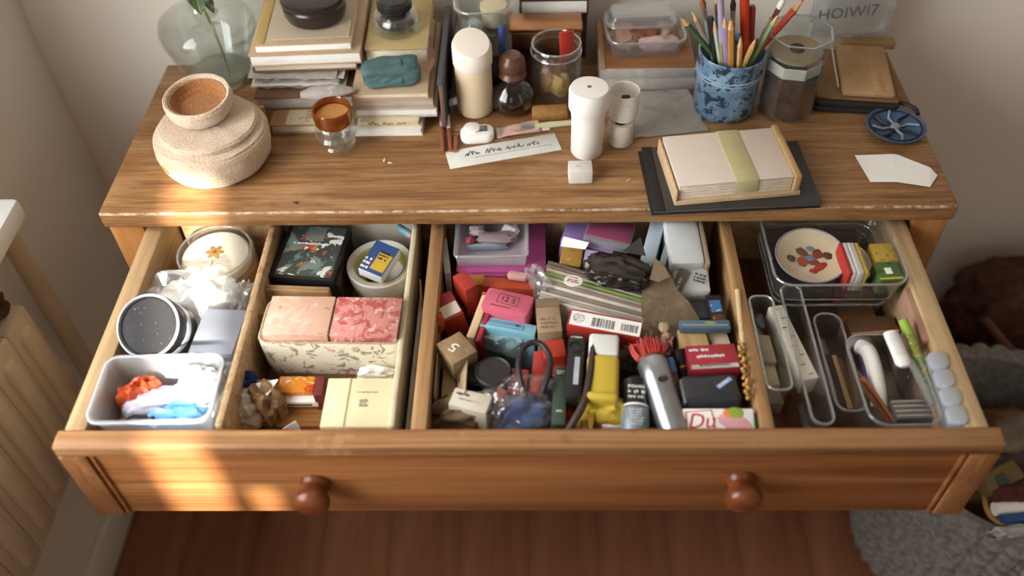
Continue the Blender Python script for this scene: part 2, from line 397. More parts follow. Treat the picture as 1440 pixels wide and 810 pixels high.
# left wall with its window
WY0, WY1, WZ0, WZ1 = -1.06, -0.06, 0.02, 1.02
bm = nb()
bx(bm, (WX-.06, (WY+WY1)/2, (FZ+CZ)/2), (.12, WY-WY1, CZ-FZ)); bx(bm, (WX-.06, (FY+WY0)/2, (FZ+CZ)/2), (.12, WY0-FY, CZ-FZ))
bx(bm, (WX-.06, (WY0+WY1)/2, (FZ+WZ0)/2), (.12, WY1-WY0, WZ0-FZ)); bx(bm, (WX-.06, (WY0+WY1)/2, (CZ+WZ1)/2), (.12, WY1-WY0, CZ-WZ1))
S('wall_left', bm, 'wall')
bm = nb()
for y in (WY0+.02, (WY0+WY1)/2, WY1-.02): bx(bm, (WX-.1, y, (WZ0+WZ1)/2), (.03, .04, WZ1-WZ0), .003)
for z in (WZ0+.02, WZ1-.02): bx(bm, (WX-.1, (WY0+WY1)/2, z), (.03, WY1-WY0, .04), .003)
wn = S('window_1', bm, 'sill_paint')
# unseen front wall; tall gap and shorter one cut to shape the sun patches
SX0, SX1, SZ0, SZ1 = 0.015, 0.09, 1.36, 1.84
AX0, AX1, AZ1 = 0.104, 0.142, 1.50
bm = nb()
def wallpiece(x0, x1, z0, z1): bx(bm, ((x0+x1)/2, FY-.05, (z0+z1)/2), (x1-x0, .1, z1-z0))
wallpiece(WX-.12, SX0, FZ, CZ); wallpiece(AX1, RX+.1, FZ, CZ); wallpiece(SX0, AX1, FZ, SZ0)
wallpiece(SX0, SX1, SZ1, CZ); wallpiece(SX1, AX0, SZ0, CZ); wallpiece(AX0, AX1, AZ1, CZ)
S('wall_front', bm, 'wall')
# floor of long boards
fl = S('floor', bx(nb(), ((WX+RX)/2, (WY+FY)/2, FZ-.035), (RX-WX, WY-FY, .05)), 'drawer_bottom_wood')
rnd = random.Random(4); pw = .118; x = WX; pm = None
while x < RX-.02:
    W_ = min(pw, RX-x)
    if pm is None:
        o = O('plank', bx(nb(), (0, 0, 0), (pw-.0008, WY-FY, .01), .0004), 'floor_wood', fl, Matrix.Translation((x+pw/2, (WY+FY)/2, FZ-.005))); pm = o.data
    elif W_ > .05: OM('plank', pm, fl, Matrix.Translation((x+W_/2 - (pw-W_)*.0, (WY+FY)/2, FZ-.005 - rnd.uniform(0, .0012))))
    x += pw
S('trim_1', bx(nb(), (WX+.025, (WY0+.03)/2, -.014), (.16, .03-WY0, .03), .006), 'sill_paint')     # window sill
S('baseboard_left', bx(nb(), (WX+.006, (WY+FY)/2, FZ+.04), (.012, WY-FY, .08), .003), 'wall')
# radiator under the sill
r_ = T('radiator', 'cream painted ribbed radiator under the window sill', 'radiator', TM((WX+.05, -.04, -.36)))
sec = None
for i in range(18):
    y = -.024 - i*.052
    if sec is None:
        bm = rslab(.075, .0515, .245, .004, 4, .004)
        sec = O('section', bm, 'radiator_paint', r_, Matrix.Translation((0, y, 0))); sm = sec.data
        b2 = rslab(.022, .026, .2, .009, 4, .009); rib = O('rib', b2, 'radiator_paint', sec, Matrix.Translation((.036, 0, .026))); rm = rib.data
    else:
        s2 = OM('section', sm, r_, Matrix.Translation((0, y, 0))); OM('rib', rm, s2, Matrix.Translation((.036, 0, .026)))
O('top_pipe', tube([(0, -.01, .2), (0, -.96, .2)], .016, 10), 'radiator_paint', r_)
O('bottom_pipe', tube([(0, -.01, .04), (0, -.96, .04)], .016, 10), 'radiator_paint', r_)
O('wall_bracket', bx(nb(), (-.045, -.3, .15), (.03, .03, .03), .003), 'radiator_paint', r_)
O('valve', lathe([(.0, 0), (.014, 0), (.016, .01), (.016, .04), (.01, .05), (0, .05)], 16), 'radiator_paint', r_, TM((.0, .03, .03)))
T1('heating_pipe', 'cream painted upright heating pipe in the corner beside the radiator', 'pipe', tube([(WX+.035, .065, FZ), (WX+.035, .065, -.03)], .014, 12), 'radiator_paint')
T1('floor_pipe', 'cream bent pipe running from radiator down to the floor', 'pipe', tube(smoothpath([(WX+.06, -.30, -.36), (WX+.06, -.30, -.42), (WX+.06, -.31, -.6), (WX+.06, -.31, FZ)], 5), .012, 10), 'radiator_paint')
T1('brown_cloth', 'crumpled dark brown cloth on top of the radiator', 'cloth', blob(.05, .07, .05, 3, .4, 2.5, 4), P('#4a3426', .95), TM((WX+.055, -.075, -.115)), smooth=60)

# ------------------------------------------------------------------ desk and drawer
D, TH = .306, .0228
desk = T('wooden_desk', 'worn brown wooden desk with one wide drawer pulled open', 'desk', TM((0, D/2, FZ)))
def dk(p): return (p[0], p[1]-D/2, p[2]-FZ)
bm = nb(); bx(bm, dk((0, D/2, -TH/2)), (1.0, D, TH), .003, None, 3)
rn = random.Random(3)
bmesh.ops.subdivide_edges(bm, edges=[e for e in bm.edges if e.calc_length() > .5], cuts=60)
for v in bm.verts:
    if v.co.y < -D/2+.0032: v.co.y += .0009*noise.noise(v.co*38) ; v.co.z += .0006*noise.noise(v.co*55+Vector((3, 3, 3)))
O('tabletop', bm, 'desk_wood', desk)
for s in (-1, 1):
    O('side_rail', bx(nb(), dk((s*.481, D/2, -.10)), (.03, D-.09, .15), .002), 'leg_wood', desk)
    for y in (.030, .279): O('leg', bx(nb(), dk((s*.4785, y, (-TH-.0002+FZ)/2)), (.042, .045, -TH-.0002-FZ), .003), 'leg_wood', desk)
O('back_panel', bx(nb(), dk((0, .285, -.105)), (.91, .014, .16), .001), 'leg_wood', desk)
O('runner', bx(nb(), dk((0, .16, -.19)), (.93, .03, .02), .001), 'leg_wood', desk)
ZD, YF, YB, HH, DB, DBK = -.0956, -.2604, -.2372, .1448, -.2, .125
bm = nb()
bx(bm, dk((-.4835, (YB+DBK)/2, (ZD+DB-.03)/2)), (.023, DBK-YB, ZD-DB+.03), .002)
drawer = O('drawer', bm, 'drawer_wood', desk)
# the drawer and what lies in it are laid out at 1:1 below and seated under the desk top by this fit
FIT = Matrix.Translation((.001, -.0585, .0548)) @ Matrix.Scale(.924, 4)
drawer.matrix_local = Matrix.Translation(dk((0, 0, 0))) @ FIT @ Matrix.Translation(-Vector(dk((0, 0, 0))))
bm = nb(); bx(bm, dk((.476, (YB+DBK)/2, (ZD+DB-.03)/2)), (.023, DBK-YB, ZD-DB+.03), .002); O('drawer_side', bm, 'drawer_wood', drawer)
O('drawer_back', bx(nb(), dk((0, DBK-.007, (ZD+DB)/2-.01)), (.936, .014, ZD-DB), .001), 'drawer_wood', drawer)
O('drawer_bottom', bx(nb(), dk((-.004, (YB+DBK)/2-.004, DB-.004)), (.938, DBK-YB-.012, .008), 0), 'drawer_bottom_wood', drawer)
# drawer front: board, proud end strips and moulded top lip
fr = nb()
bx(fr, dk((-.0015, (YF+YB)/2+.0025, ZD-HH/2)), (.9995, YB-YF-.005, HH), .0015)
front = O('drawer_front', fr, 'front_wood', drawer)
lip = nb(); bx(lip, dk((-.0015, (YF+YB)/2, ZD-.009)), (1.0005, YB-YF, .0185), .0035, None, 3)
O('top_lip', lip, 'desk_edge_wood', drawer)
for s in (-1, 1):
    O('end_strip', bx(nb(), dk((-.0015+s*.4845, YF+.0035, ZD-HH/2-.0092)), (.0305, .007, HH-.0185), .0015), 'front_end_wood', drawer)
    O('bead', bx(nb(), dk((-.0015+s*.4645, YF+.0045, ZD-HH/2-.0092)), (.0045, .006, HH-.0185), .002), 'front_wood', drawer)
kn = None
for (u, v) in ((440, 698), (1045, 694)):
    p = aty(u, v, YF-.012); p.y = YF+.005
    pr = [(0, 0), (.0175, 0), (.0175, .003), (.0155, .006), (.015, .010), (.0165, .014), (.019, .018), (.0205, .0235), (.0195, .029), (.015, .0335), (.008, .0355), (0, .036)]
    m = Matrix.Translation(dk(p)) @ Matrix.Rotation(PI/2, 4, 'X')
    if kn is None: kn = O('knob', lathe(pr, 32), 'knob_wood', drawer, m)
    else: OM('knob', kn.data, drawer, m)
for x0, x1, y0, ht in ((-.122, -.105, YB, .1), (.252, .266, YB, .1)):
    O('divider', bx(nb(), dk(((x0+x1)/2, (y0+DBK-.014)/2, DB+ht/2)), (x1-x0, DBK-.014-y0, ht), .002), 'divider_wood', drawer)

# ------------------------------------------------------------------ on the desk: left end
p = Vector((-.414, .272, 0))
prof = [(0, 0), (.036, 0), (.041, .003), (.044, .010), (.0555, .048), (.0615, .068), (.063, .08), (.06, .091), (.049, .1), (.03, .106), (.0185, .109), (.0155, .114), (.0155, .122), (.018, .125),
        (.0165, .126), (.0135, .122), (.0138, .113), (.0165, .1075), (.03, .1043), (.0485, .0982), (.0585, .09), (.0613, .08), (.06, .068), (.0538, .048), (.042, .011), (.037, .006), (0, .005)]
vz = T('glass_bottle', 'large clear glass bottle vase holding one green stem', 'vase', TM(p))
O('body', lathe(prof, 48), 'clear_glass', vz)
O('thick_base', lathe([(0, .007), (.036, .008), (.0405, .013), (.036, .014), (0, .012)], 40), clear('green_glass', '#d3dfdb', '#ffffff', .08, .5, .05, .2, '#b9c9c4'), vz)
st = T('ivy_cutting', 'green leafy stem standing in the clear glass bottle', 'plant', TM(p + Vector((.0, -.0, .0146))))
O('stem', tube(smoothpath([(.014, -.008, 0), (.012, -.006, .04), (.008, -.004, .07), (.002, .0, .1), (.002, -.002, .13), (.0, -.006, .17)], 5), .0018, 7), P('#7f8f55', .5), st)
O('stem_node', lathe([(0, 0), (.003, .002), (.0033, .008), (.0025, .016), (0, .018)], 10), P('#b9b27c', .6), st, TM((.0095, -.005, .055)))
def leaf_bm(L, Wd, bend=.3):
    def f(s, t):
        wv = Wd*math.sin(PI*min(1, t*.97+.03))**.75*(1-.25*t); x = (s-.5)*wv
        return (x, t*L, -bend*L*t*t + abs(s-.5)*wv*.35)
    return sheet(f, 6, 10, .0005)
g = G('leaf'); g.fin(g.mix(g.mrange(g.noise(60), .4, .6), lin('#31472c'), lin('#54703f')), .45)
for k, (z, a, L, dn) in enumerate(((.118, -1.75, .034, -.75), (.122, 3.5, .036, -.3), (.128, -.6, .04, .1), (.14, .9, .045, .3), (.15, 3.6, .05, .2), (.165, 2, .05, .6), (.168, 5, .05, .5))):
    lf = O('leaf', leaf_bm(L, .026), 'leaf', st, TM((0, -.003, z), a, dn))
    O('vein', tube([(0, .002, .0008), (0, L*.5, .001-.3*L*.25), (0, L*.95, .0012-.3*L*.9)], .0005, 5), P('#a9b58a', .5), lf)

def ridged(r, z, a, k, n=46, am=.0004):
    return r + am*math.sin(z*2*PI/.0042) + .0010*noise.noise(Vector((math.cos(a)*4, math.sin(a)*4, z*90))), z + .0008*noise.noise(Vector((math.cos(a)*3, math.sin(a)*3, z*60+5)))
def dense(prof, k=6):
    o = []
    for (r0, z0), (r1, z1) in zip(prof, prof[1:]): o += [(r0+(r1-r0)*i/k, z0+(z1-z0)*i/k) for i in range(k)]
    return o + [prof[-1]]
pb = stand(300, 259, .052) + Vector((.019, .0, 0))
bk = T('felt_basket', 'large round beige woven felt basket with a flat lid', 'basket', TM(pb, .4))
O('body', lathe(dense([(0, 0), (.05, 0), (.059, .003), (.0655, .011), (.069, .028), (.0685, .041), (.065, .0475), (.058, .0505), (0, .0505)], 7), 96, fn=ridged), 'felt', bk)
O('lid', lathe(dense([(0, .0508), (.0555, .0508), (.0575, .0516), (.0582, .0555), (.0565, .0585), (.05, .0593), (.03, .0597), (0, .0597)], 5), 96, fn=ridged), 'felt', bk)
O('stitch_mark', bx(nb(), (0, 0, 0), (.014, .0015, .003), .0007), P('#c98a3a', .8), bk, TM((-.0625, -.029, .026), -1.16, 0, .3))
pc = pb + Vector((-.006, .012, .0605))
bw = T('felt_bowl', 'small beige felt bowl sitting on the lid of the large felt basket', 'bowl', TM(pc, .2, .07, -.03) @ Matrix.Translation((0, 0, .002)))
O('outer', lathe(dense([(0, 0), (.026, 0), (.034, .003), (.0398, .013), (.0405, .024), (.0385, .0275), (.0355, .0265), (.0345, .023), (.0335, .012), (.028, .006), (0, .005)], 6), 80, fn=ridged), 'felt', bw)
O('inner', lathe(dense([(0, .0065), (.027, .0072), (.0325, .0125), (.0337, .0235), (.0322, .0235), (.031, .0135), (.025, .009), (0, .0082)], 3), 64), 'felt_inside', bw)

p = stand(480, 221, .019)
vt = T('glass_votive', 'ribbed clear glass votive holder with an amber glass top', 'glass', TM(p))
O('base', lathe([(0, 0), (.016, 0), (.019, .003), (.0215, .009), (.0195, .013), (.0235, .018), (.0255, .023), (.0225, .028), (.0245, .033), (.0235, .038), (.0215, .041), (.0195, .041), (.0205, .034), (.0185, .026), (.02, .02), (.016, .011), (.013, .006), (0, .005)], 40), 'clear_glass', vt)
O('amber_cup', lathe([(0, .0385), (.019, .0385), (.0225, .042), (.0238, .05), (.0235, .061), (.0222, .062), (.0212, .061), (.0212, .05), (.018, .046), (0, .045)], 40), 'amber_glass', vt)
O('wax', lathe([(0, .0465), (.0178, .0468), (.0205, .051), (.0203, .0525), (0, .052)], 32), P('#c08a4a', .4), vt)

# ------------------------------------------------------------------ books and papers, left stack
def book(name, label, x0, x1, y0, y1, z0, z1, cover, pages='pages', rz=0, spine='left', cat='book', ct=.0018, group=None):
    cx, cy = (x0+x1)/2, (y0+y1)/2; Wd, Dp, H = x1-x0, y1-y0, z1-z0
    t = T(name, label, cat, TM((cx, cy, z0), rz), group)
    O('page_block', bx(nb(), (0, 0, H/2), (Wd-.004, Dp-.004, H-2*ct), .0005), pages, t)
    O('back_cover', bx(nb(), (0, 0, ct/2), (Wd, Dp, ct), .0005), cover, t)
    O('front_cover', bx(nb(), (0, 0, H-ct/2), (Wd, Dp, ct), .0005), cover, t)
    if spine == 'left': O('spine', bx(nb(), (-Wd/2+ct/2, 0, H/2), (ct, Dp, H), .0006), cover, t)
    elif spine == 'right': O('spine', bx(nb(), (Wd/2-ct/2, 0, H/2), (ct, Dp, H), .0006), cover, t)
    elif spine == 'back': O('spine', bx(nb(), (0, Dp/2-ct/2, H/2), (Wd, ct, H), .0006), cover, t)
    elif spine == 'front': O('spine', bx(nb(), (0, -Dp/2+ct/2, H/2), (Wd, ct, H), .0006), cover, t)
    return t
M('brown_cover', '#7a5a44', .7, 0, .1, 30); M('white_pages', '#f1eee8', .85, 0, .03, 90); M('tan_cover', '#b9a184', .7, 0, .08, 30)
b = book('card_folder', 'flat board of old postcards at the foot of the left book stack', -.322, -.212, .146, .31, 0, .014, 'kraft', 'pages', 0, 'none', 'folder')
spots('postcard', '#cfc0a0', [('#9c6a4a', 60, .6, .04, .7), ('#7d7a6a', 45, .62, .04, .6)], .7)
O('postcard', bx(nb(), (.005, -.055, .0142), (.08, .05, .0006)), 'postcard', b)
O('ruled_lines', scribble(.05, .03, 5, 3, .0004), 'ink_brown', b, TM((.015, -.055, .0148)))
T1('brass_clasp', 'narrow brass bar standing beside the felt basket and postcards', 'clasp', bx(nb(), (0, 0, .02), (.007, .007, .04), .002), 'brass', TM((-.3275, .152, 0), .1))
book('magazine_pile_book', 'thin brown-covered book above the postcards in the left stack', -.345, -.215, .178, .33, .0144, .034, 'brown_cover', 'paper_grey', .02, 'right')
def torn(W_, D_, seed, t=.0007):
    def f(s, q):
        e = .004*noise.noise(Vector((s*9+seed, q*3, 0))) if q < .01 else 0
        return ((s-.5)*W_, (q-.5)*D_ + e, .0012*noise.noise(Vector((s*5+seed, q*5, 2))))
    return sheet(f, 30, 8, t)
for k in range(6):
    T1('torn_sheet', '%s deckle-edged sheet, %s of the loose papers in left stack' % (('white', 'grey')[k % 2], ('lowest', 'second lowest', 'third lowest', 'third highest', 'second highest', 'topmost')[k]), 'paper', torn(.118-.003*k % .01, .13, k*3.3), 'paper_grey' if k % 2 else 'paper', TM((-.289+.004*math.sin(k*2.1), .258+.003*math.cos(k*1.7), .0365+k*.0034), .02*math.sin(k)), 'loose deckle-edged sheets', 60)
book('cream_book', 'thin cream paperback lowest of the white-paged books in left stack', -.345, -.212, .2, .345, .0572, .068, 'brown_cover', 'pages', .03, 'left')
book('white_book', 'wide white-paged book under the linen book in left stack', -.346, -.206, .197, .35, .0682, .084, 'tan_cover', 'white_pages', .04, 'right', ct=.0012)
lb = book('linen_book', 'linen covered book topmost of left stack under the black pot', -.338, -.216, .201, .348, .0842, .096, 'tan_cover', 'white_pages', .05, 'none', ct=.0014)
O('linen_panel', bx(nb(), (.006, .003, .0129), (.104, .132, .0018), .0005), 'linen', lb)
O('spine_tape', bx(nb(), (-.054, .0, .0124), (.012, .14, .0008), .0003), P('#b49a5e', .7), lb)
bpt = T('black_pot', 'low round glossy black lidded pot on the linen book', 'pot', TM(Vector((-.2645, .262, .0982))))
O('body', lathe([(0, 0), (.03, 0), (.0365, .003), (.0395, .01), (.0405, .021), (.0385, .024), (0, .024)], 48), M('pot_glaze', '#2a2020', .25, 0, .1, 30, spec=.6), bpt)
O('lid', lathe([(0, .0242), (.04, .0242), (.0415, .027), (.041, .032), (.034, .036), (.015, .038), (0, .038)], 48), 'pot_glaze', bpt)

# right stack
book('paper_pad', 'low white writing pad on the desk under the right magazine pile', -.214, -.128, .14, .3, 0, .0125, 'paper', 'white_pages', 0, 'none', 'notepad')
pd = book('card_pad', 'cream lettered card pad on the low white writing pad', -.206, -.132, .142, .3, .0127, .0215, 'cream_card', 'pages', .01, 'none', 'notepad')
O('lettering', handwriting(.055, .008, 5, 3), 'ink', pd, TM((0, -.0795, .005), 0, PI/2))
book('magazine', 'lower glossy grey magazine in the right pile', -.212, -.108, .15, .33, .0217, .0345, 'paper_grey', 'white_pages', .0, 'right', 'magazine')
book('magazine', 'upper pale magazine in the right pile beneath the brown book', -.214, -.112, .152, .33, .0347, .046, 'tan_cover', 'paper_grey', .0, 'right', 'magazine')
b = book('brown_book', 'brown book with cream pages under the teal pouch', -.213, -.118, .153, .32, .0462, .056, 'tan_cover', 'pages', .01, 'right')
O('flap', polysheet([(.03, -.03, .0102), (.047, -.045, .0102), (.052, -.02, .0102), (.046, .035, .014), (.034, .04, .012)], .0006), P('#b08a78', .8), b)
book('yellow_book', 'faded yellow book on top of the right stack under the glass inkwell', -.202, -.122, .215, .35, .0562, .078, P('#b5a070', .8), 'pages', .02, 'none')
b = book('dark_folder', 'dark slate folder standing upright beside the right book stack', -.1055, -.0975, .15, .33, 0, .07, P('#46454a', .6), 'brown_cover', 0, 'right', 'folder')
ink = T('glass_inkwell', 'squat clear glass inkwell with dark ink on the yellow book', 'inkwell', TM((-.163, .262, .0782), .15))
O('glass', lathe([(0, 0), (.027, 0), (.0305, .003), (.031, .016), (.027, .024), (.02, .0275), (.016, .0285), (.016, .0295), (.013, .0295), (.013, .028), (.02, .0235), (.0245, .016), (.0245, .01), (0, .009)], 28), 'clear_glass', ink)
O('ink', lathe([(0, .0095), (.0235, .0105), (.0235, .017), (.019, .0215), (0, .022)], 28), P('#2b2220', .3), ink)
O('cap', lathe([(0, .030), (.02, .030), (.0225, .032), (.0225, .04), (.018, .044), (0, .045)], 28), 'black_plastic', ink)
pch = T('teal_pouch', 'small teal cloth pouch lying on the brown book', 'pouch', TM(at(551, 118, .0565)+Vector((0, .006, 0.0005)), .18))
O('body', blob(.07, .034, .028, 6, .12, 1.7, 5, 6), M('teal_cloth', '#4b6a6b', .7, 0, .12, 50, .3, 200), pch, smooth=60)
O('seam', tube(smoothpath([(-.0335, -.012, .012), (-.034, 0, .024), (-.03, .012, .027)], 4), .0008, 6), P('#35504f', .8), pch)
O('tie', tube(smoothpath([(.012, -.018, .006), (.014, -.012, .026), (.013, .0, .0295), (.012, .014, .024)], 4), .0007, 6), P('#2d4443', .8), pch)
cn = T('dried_pod', 'grey curled dried bark strip on the edge of the papers', 'dried pod', TM(at(462, 136, .056) + Vector((0, .004, 0)), .1))
def podf(s, t):
    a = PI*1.3*t - .3; wv = .012*(math.sin(PI*min(1, s*.9+.08))**.6)
    return ((s-.5)*.068, -wv*math.cos(a), .002+wv*.9*max(0, math.sin(a)) + .0015*noise.noise(Vector((s*9, t*6, 1))))
O('shell', sheet(podf, 20, 10, .0009), 'marble_grey', cn, smooth=60)
O('inner_fold', tube(smoothpath([(-.028, -.006, .002), (-.01, -.009, .002), (.014, -.009, .0025), (.032, -.004, .004)], 5), .0014, 7), P('#7a5236', .7), cn)

# ------------------------------------------------------------------ on the desk: middle
kb = T('dark_box', 'dark wooden trinket box behind the cream candle bottle', 'box', TM((-.052, .262, 0)))
M('ebony', '#33231b', .45, 0, .2, 25)
O('body', bx(nb(), (0, 0, .031), (.072, .1, .062), .002), 'ebony', kb); O('lid', bx(nb(), (0, 0, .0665), (.075, .104, .008), .002), 'ebony', kb)
O('hasp', bx(nb(), (.0, -.0525, .05), (.012, .003, .016), .001), 'brass', kb)
jd = T('glass_dish', 'thick square clear glass dish on the dark trinket box', 'dish', TM((-.05, .27, .0708), .1))
O('body', tray_bm(.078, .075, .045, .024, .003, .008, .003, 8), 'clear_glass', jd); O('rim', rim_bm(.075, .072, .044, .023, .002, 8), 'clear_rim', jd)
T1('cream_pot', 'tiny cream lidded pot inside the square glass dish', 'pot', lathe([(0, 0), (.014, 0), (.016, .004), (.016, .02), (.0175, .021), (.0175, .027), (.01, .029), (0, .029)], 28), P('#cbbd9c', .5), TM((-.038, .278, .0745)))
T1('glass_stopper', 'clear round glass stopper lying in the square glass dish', 'stopper', lathe([(0, 0), (.008, .001), (.012, .006), (.012, .012), (.008, .017), (0, .018)], 24), 'clear_rim', TM((-.064, .256, .0745)))
def rod(name, label, cat, a, b, r, mat, group=None, n=12):
    a, b = Vector(a), Vector(b); t = T(name, label, cat, axis_frame(a, b-a), group); L = (b-a).length; return t, L
pn, L = rod('blue_pen', 'copper pen with a blue cap leaning beside the copper box', 'pen', (-.0275, .212, .004), (-.0265, .222, .09), .004, 'copper')
O('barrel', lathe([(0, 0), (.003, .0), (.004, .01), (.004, .066), (0, .066)], 14), 'copper', pn); O('cap', lathe([(0, .0662), (.0045, .0662), (.0045, .1), (0, .103)], 14), P('#3a4c8c', .35), pn)
t = T('steel_clip', 'steel bulldog clip lying behind the copper pencils', 'clip', TM((-.088, .195, 0), .5))
O('jaw', prism([(-.012, -.006), (.012, -.006), (.009, .008), (-.009, .008)], 0, .012), 'steel', t)
O('lever', tube([(-.008, .008, .008), (-.008, .02, .016), (.008, .02, .016), (.008, .008, .008)], .001, 6), 'steel', t)
# copper box
cb = T('copper_box', 'upright copper metal box behind the open glass jar', 'box', TM((.029, .284, 0)))
O('body', bx(nb(), (0, 0, .0335), (.093, .036, .067), .0025), 'copper', cb)
O('lid', bx(nb(), (0, .0, .0702), (.096, .04, .006), .002), 'copper', cb)
O('hinge', lathe([(0, 0), (.0025, 0), (.0025, .05), (0, .05)], 10), 'steel_dark', cb, TM((-.025, .0205, .069), 0, 0, PI/2))
bk2 = book('black_book', 'black covered book with white pages lying flat behind the copper box', -.004, .086, .309, .372, .0662, .088, 'black_matte', 'white_pages', 0, 'right')
book('brown_ledger', 'thick brown ledger standing under the black book by the wall', -.006, .085, .309, .372, 0, .066, 'weave_brown', 'pages', 0, 'front')
# cream candle bottle
p = stand(670, 169, .023)
cbt = T('cream_bottle', 'frosted cream bottle with a white slanted cap beside the copper pencils', 'bottle', TM(p))
O('body', lathe([(0, 0), (.02, 0), (.0228, .003), (.0235, .012), (.0232, .07), (.0215, .073), (0, .073)], 40), M('cream_wax', '#dcc9a8', .45, 0, .05, 20), cbt)
def capfn(r, z, a, k): return r, (z + .008*math.cos(a-1.9) * (r/.024) if z > .09 else z + (.0025*math.cos(a-1.9) if z < .073 else 0))
O('cap', lathe([(0, .0715), (.0235, .0715), (.0248, .073), (.0248, .094), (.022, .1), (.012, .101), (0, .101)], 40, fn=capfn), M('cap_white', '#ece4d6', .4, 0, .03, 20), cbt)
p = stand(722, 166, .026)
rb = T('round_bottle', 'round brown glass bottle with a domed stopper', 'bottle', TM(p))
O('body', lathe([(0, 0), (.022, 0), (.0275, .004), (.03, .014), (.028, .026), (.02, .037), (.0135, .042), (.0135, .048), (.0115, .048), (.0115, .042), (.0185, .035), (.0265, .025), (.0283, .014), (.022, .006), (0, .004)], 40), 'brown_glass', rb)
O('liquid', lathe([(0, .005), (.0215, .0065), (.0275, .014), (.0272, .019), (0, .019)], 32), P('#a58a5e', .3), rb)
O('stopper', lathe([(0, .047), (.0165, .047), (.0185, .05), (.0165, .053), (.0155, .056), (.0175, .06), (.0165, .071), (.011, .078), (0, .08)], 36), M('stopper_brown', '#5e3a29', .3, 0, .1, 20, spec=.5), rb)
# open jar with scraps
p = stand(781, 148, .03)
jr = T('open_jar', 'open clear glass jar of dried scraps before the copper box', 'jar', TM(p))
for nm, rr_, zz_ in (('rim', .031, .0742), ('neck_ring', .0322, .0635)): O(nm, tube([(rr_*math.cos(a*PI/20), rr_*math.sin(a*PI/20), zz_) for a in range(41)], .0011, 6), 'clear_rim', jr)
O('body', lathe([(0, 0), (.029, 0), (.0325, .004), (.0335, .012), (.0335, .052), (.031, .059), (.0305, .062), (.0325, .0635), (.0305, .066), (.0305, .07), (.0325, .072), (.0315, .0745), (.029, .0745), (.0285, .06), (.0315, .052), (.0315, .01), (.028, .005), (0, .004)], 44), 'clear_glass', jr)
rnd = random.Random(8)
for k, (c, q) in enumerate((('#a8773c', (-.012, -.01)), ('#c4a25e', (.006, -.014)), ('#6d4527', (.014, .004)), ('#d1b98c', (-.004, .008)), ('#8a5a2e', (-.016, .006)), ('#7f4a2a', (.004, .0)))):
    T1('dried_scrap', 'crumpled %s dried scrap inside the open glass jar' % ('ochre', 'golden', 'dark brown', 'pale straw', 'brown', 'russet')[k], 'dried scrap', blob(.024, .022, .03, 20+k, .45, 2.2, 3), P(c, .8), TM(p + Vector((q[0]*.8, q[1]*.8, .005 + (.008 if k > 3 else 0))), k), smooth=50)
t = T('red_tag', 'folded red paper tag sticking out of the open glass jar', 'tag', TM(p + Vector((.012, .004, .046)), .4, -.1))
O('sheet', bx(nb(), (0, 0, .02), (.014, .003, .04), .0008), P('#c23a2c', .6), t); O('fold', bx(nb(), (.009, .004, .021), (.012, .0018, .03), .0006), P('#c9503f', .6), t)
t = T('ochre_sponge', 'flat ochre sponge block behind the paint tubes', 'sponge', TM(at(773, 168, 0)+Vector((0, .006, 0)), .05))
O('block', bx(nb(), (0, 0, .006), (.045, .02, .012), .002), M('sponge', '#a57a42', .9, 0, .15, 120, .6, 250), t)
# paint tube and brush
t = T('paint_tube', 'crumpled pink and white paint tube lying behind the paper strip', 'paint tube', TM(at(737, 190, 0)+Vector((0, .006, 0)), .1))
O('tube', loft(nb(), [[Vector((x, hw*math.cos(2*PI*i/14), .0005 + hh + hh*math.sin(2*PI*i/14))) for i in range(14)] for x, hw, hh in ((-.03, .0095, .0006), (-.022, .0095, .003), (.0, .009, .006), (.018, .0085, .0075), (.022, .005, .0052))]), M('tube_pink', '#c9a69c', .4, 0, .2, 60), t)
O('crimp', bx(nb(), (-.0325, 0, .0015), (.005, .02, .002), .0005), P('#d8d2c8', .4), t)
O('cap', lathe([(0, 0), (.0048, 0), (.0044, .01), (0, .01)], 14), 'white_plastic', t, TM((.022, 0, .0055), 0, 0, PI/2))
t, L = rod('flat_brush', 'flat paintbrush with pale handle lying across the paint tube', 'paintbrush', at(716, 180, .016), at(812, 172, .010), .003, 'paper')
O('handle', lathe([(0, .03), (.0025, .03), (.004, .05), (.0035, L), (0, L)], 12), P('#c7c39a', .5), t); O('ferrule', lathe([(0, .014), (.004, .014), (.003, .032), (0, .032)], 12, sy=1), 'steel', t)
O('bristles', lathe([(0, 0), (.003, .0), (.0048, .008), (.004, .0145), (0, .0145)], 12), P('#b99a86', .9), t)
# tall white container
p = stand(824, 226, .018)
t = T('white_shaker', 'tall white plastic shaker bottle with a wide cap', 'bottle', TM(p))
O('body', lathe([(0, 0), (.0175, 0), (.0195, .003), (.0198, .05), (.0208, .062), (.0225, .068), (0, .068)], 44), 'white_plastic', t)
O('cap', lathe([(0, .067), (.0232, .067), (.0238, .069), (.0238, .091), (.022, .0945), (.008, .0955), (0, .0955)], 44), 'white_plastic', t)
O('hole', lathe([(0, .0953), (.0026, .0953), (.0026, .0958), (0, .0958)], 16), P('#8a6a4a', .7), t)
p = stand(871, 208, .0145)
t = T('thread_spool', 'short cream cylinder spool beneath the white cup', 'spool', TM(p))
O('body', lathe([(0, 0), (.015, 0), (.016, .002), (.016, .029), (.015, .031), (0, .031)], 32), M('spool_cream', '#d9d0c2', .6, 0, .04, 30), t)
O('dark_swirl', tube(smoothpath([(-.008, -.006, .0313), (.0, -.009, .0313), (.008, -.002, .0315), (.013, .003, .0313)], 5), .0012, 6), 'ink', t)
t = T('white_cup', 'small white paint-spotted cup on top of the cream spool', 'cup', TM(p + Vector((.002, .008, .0325))))
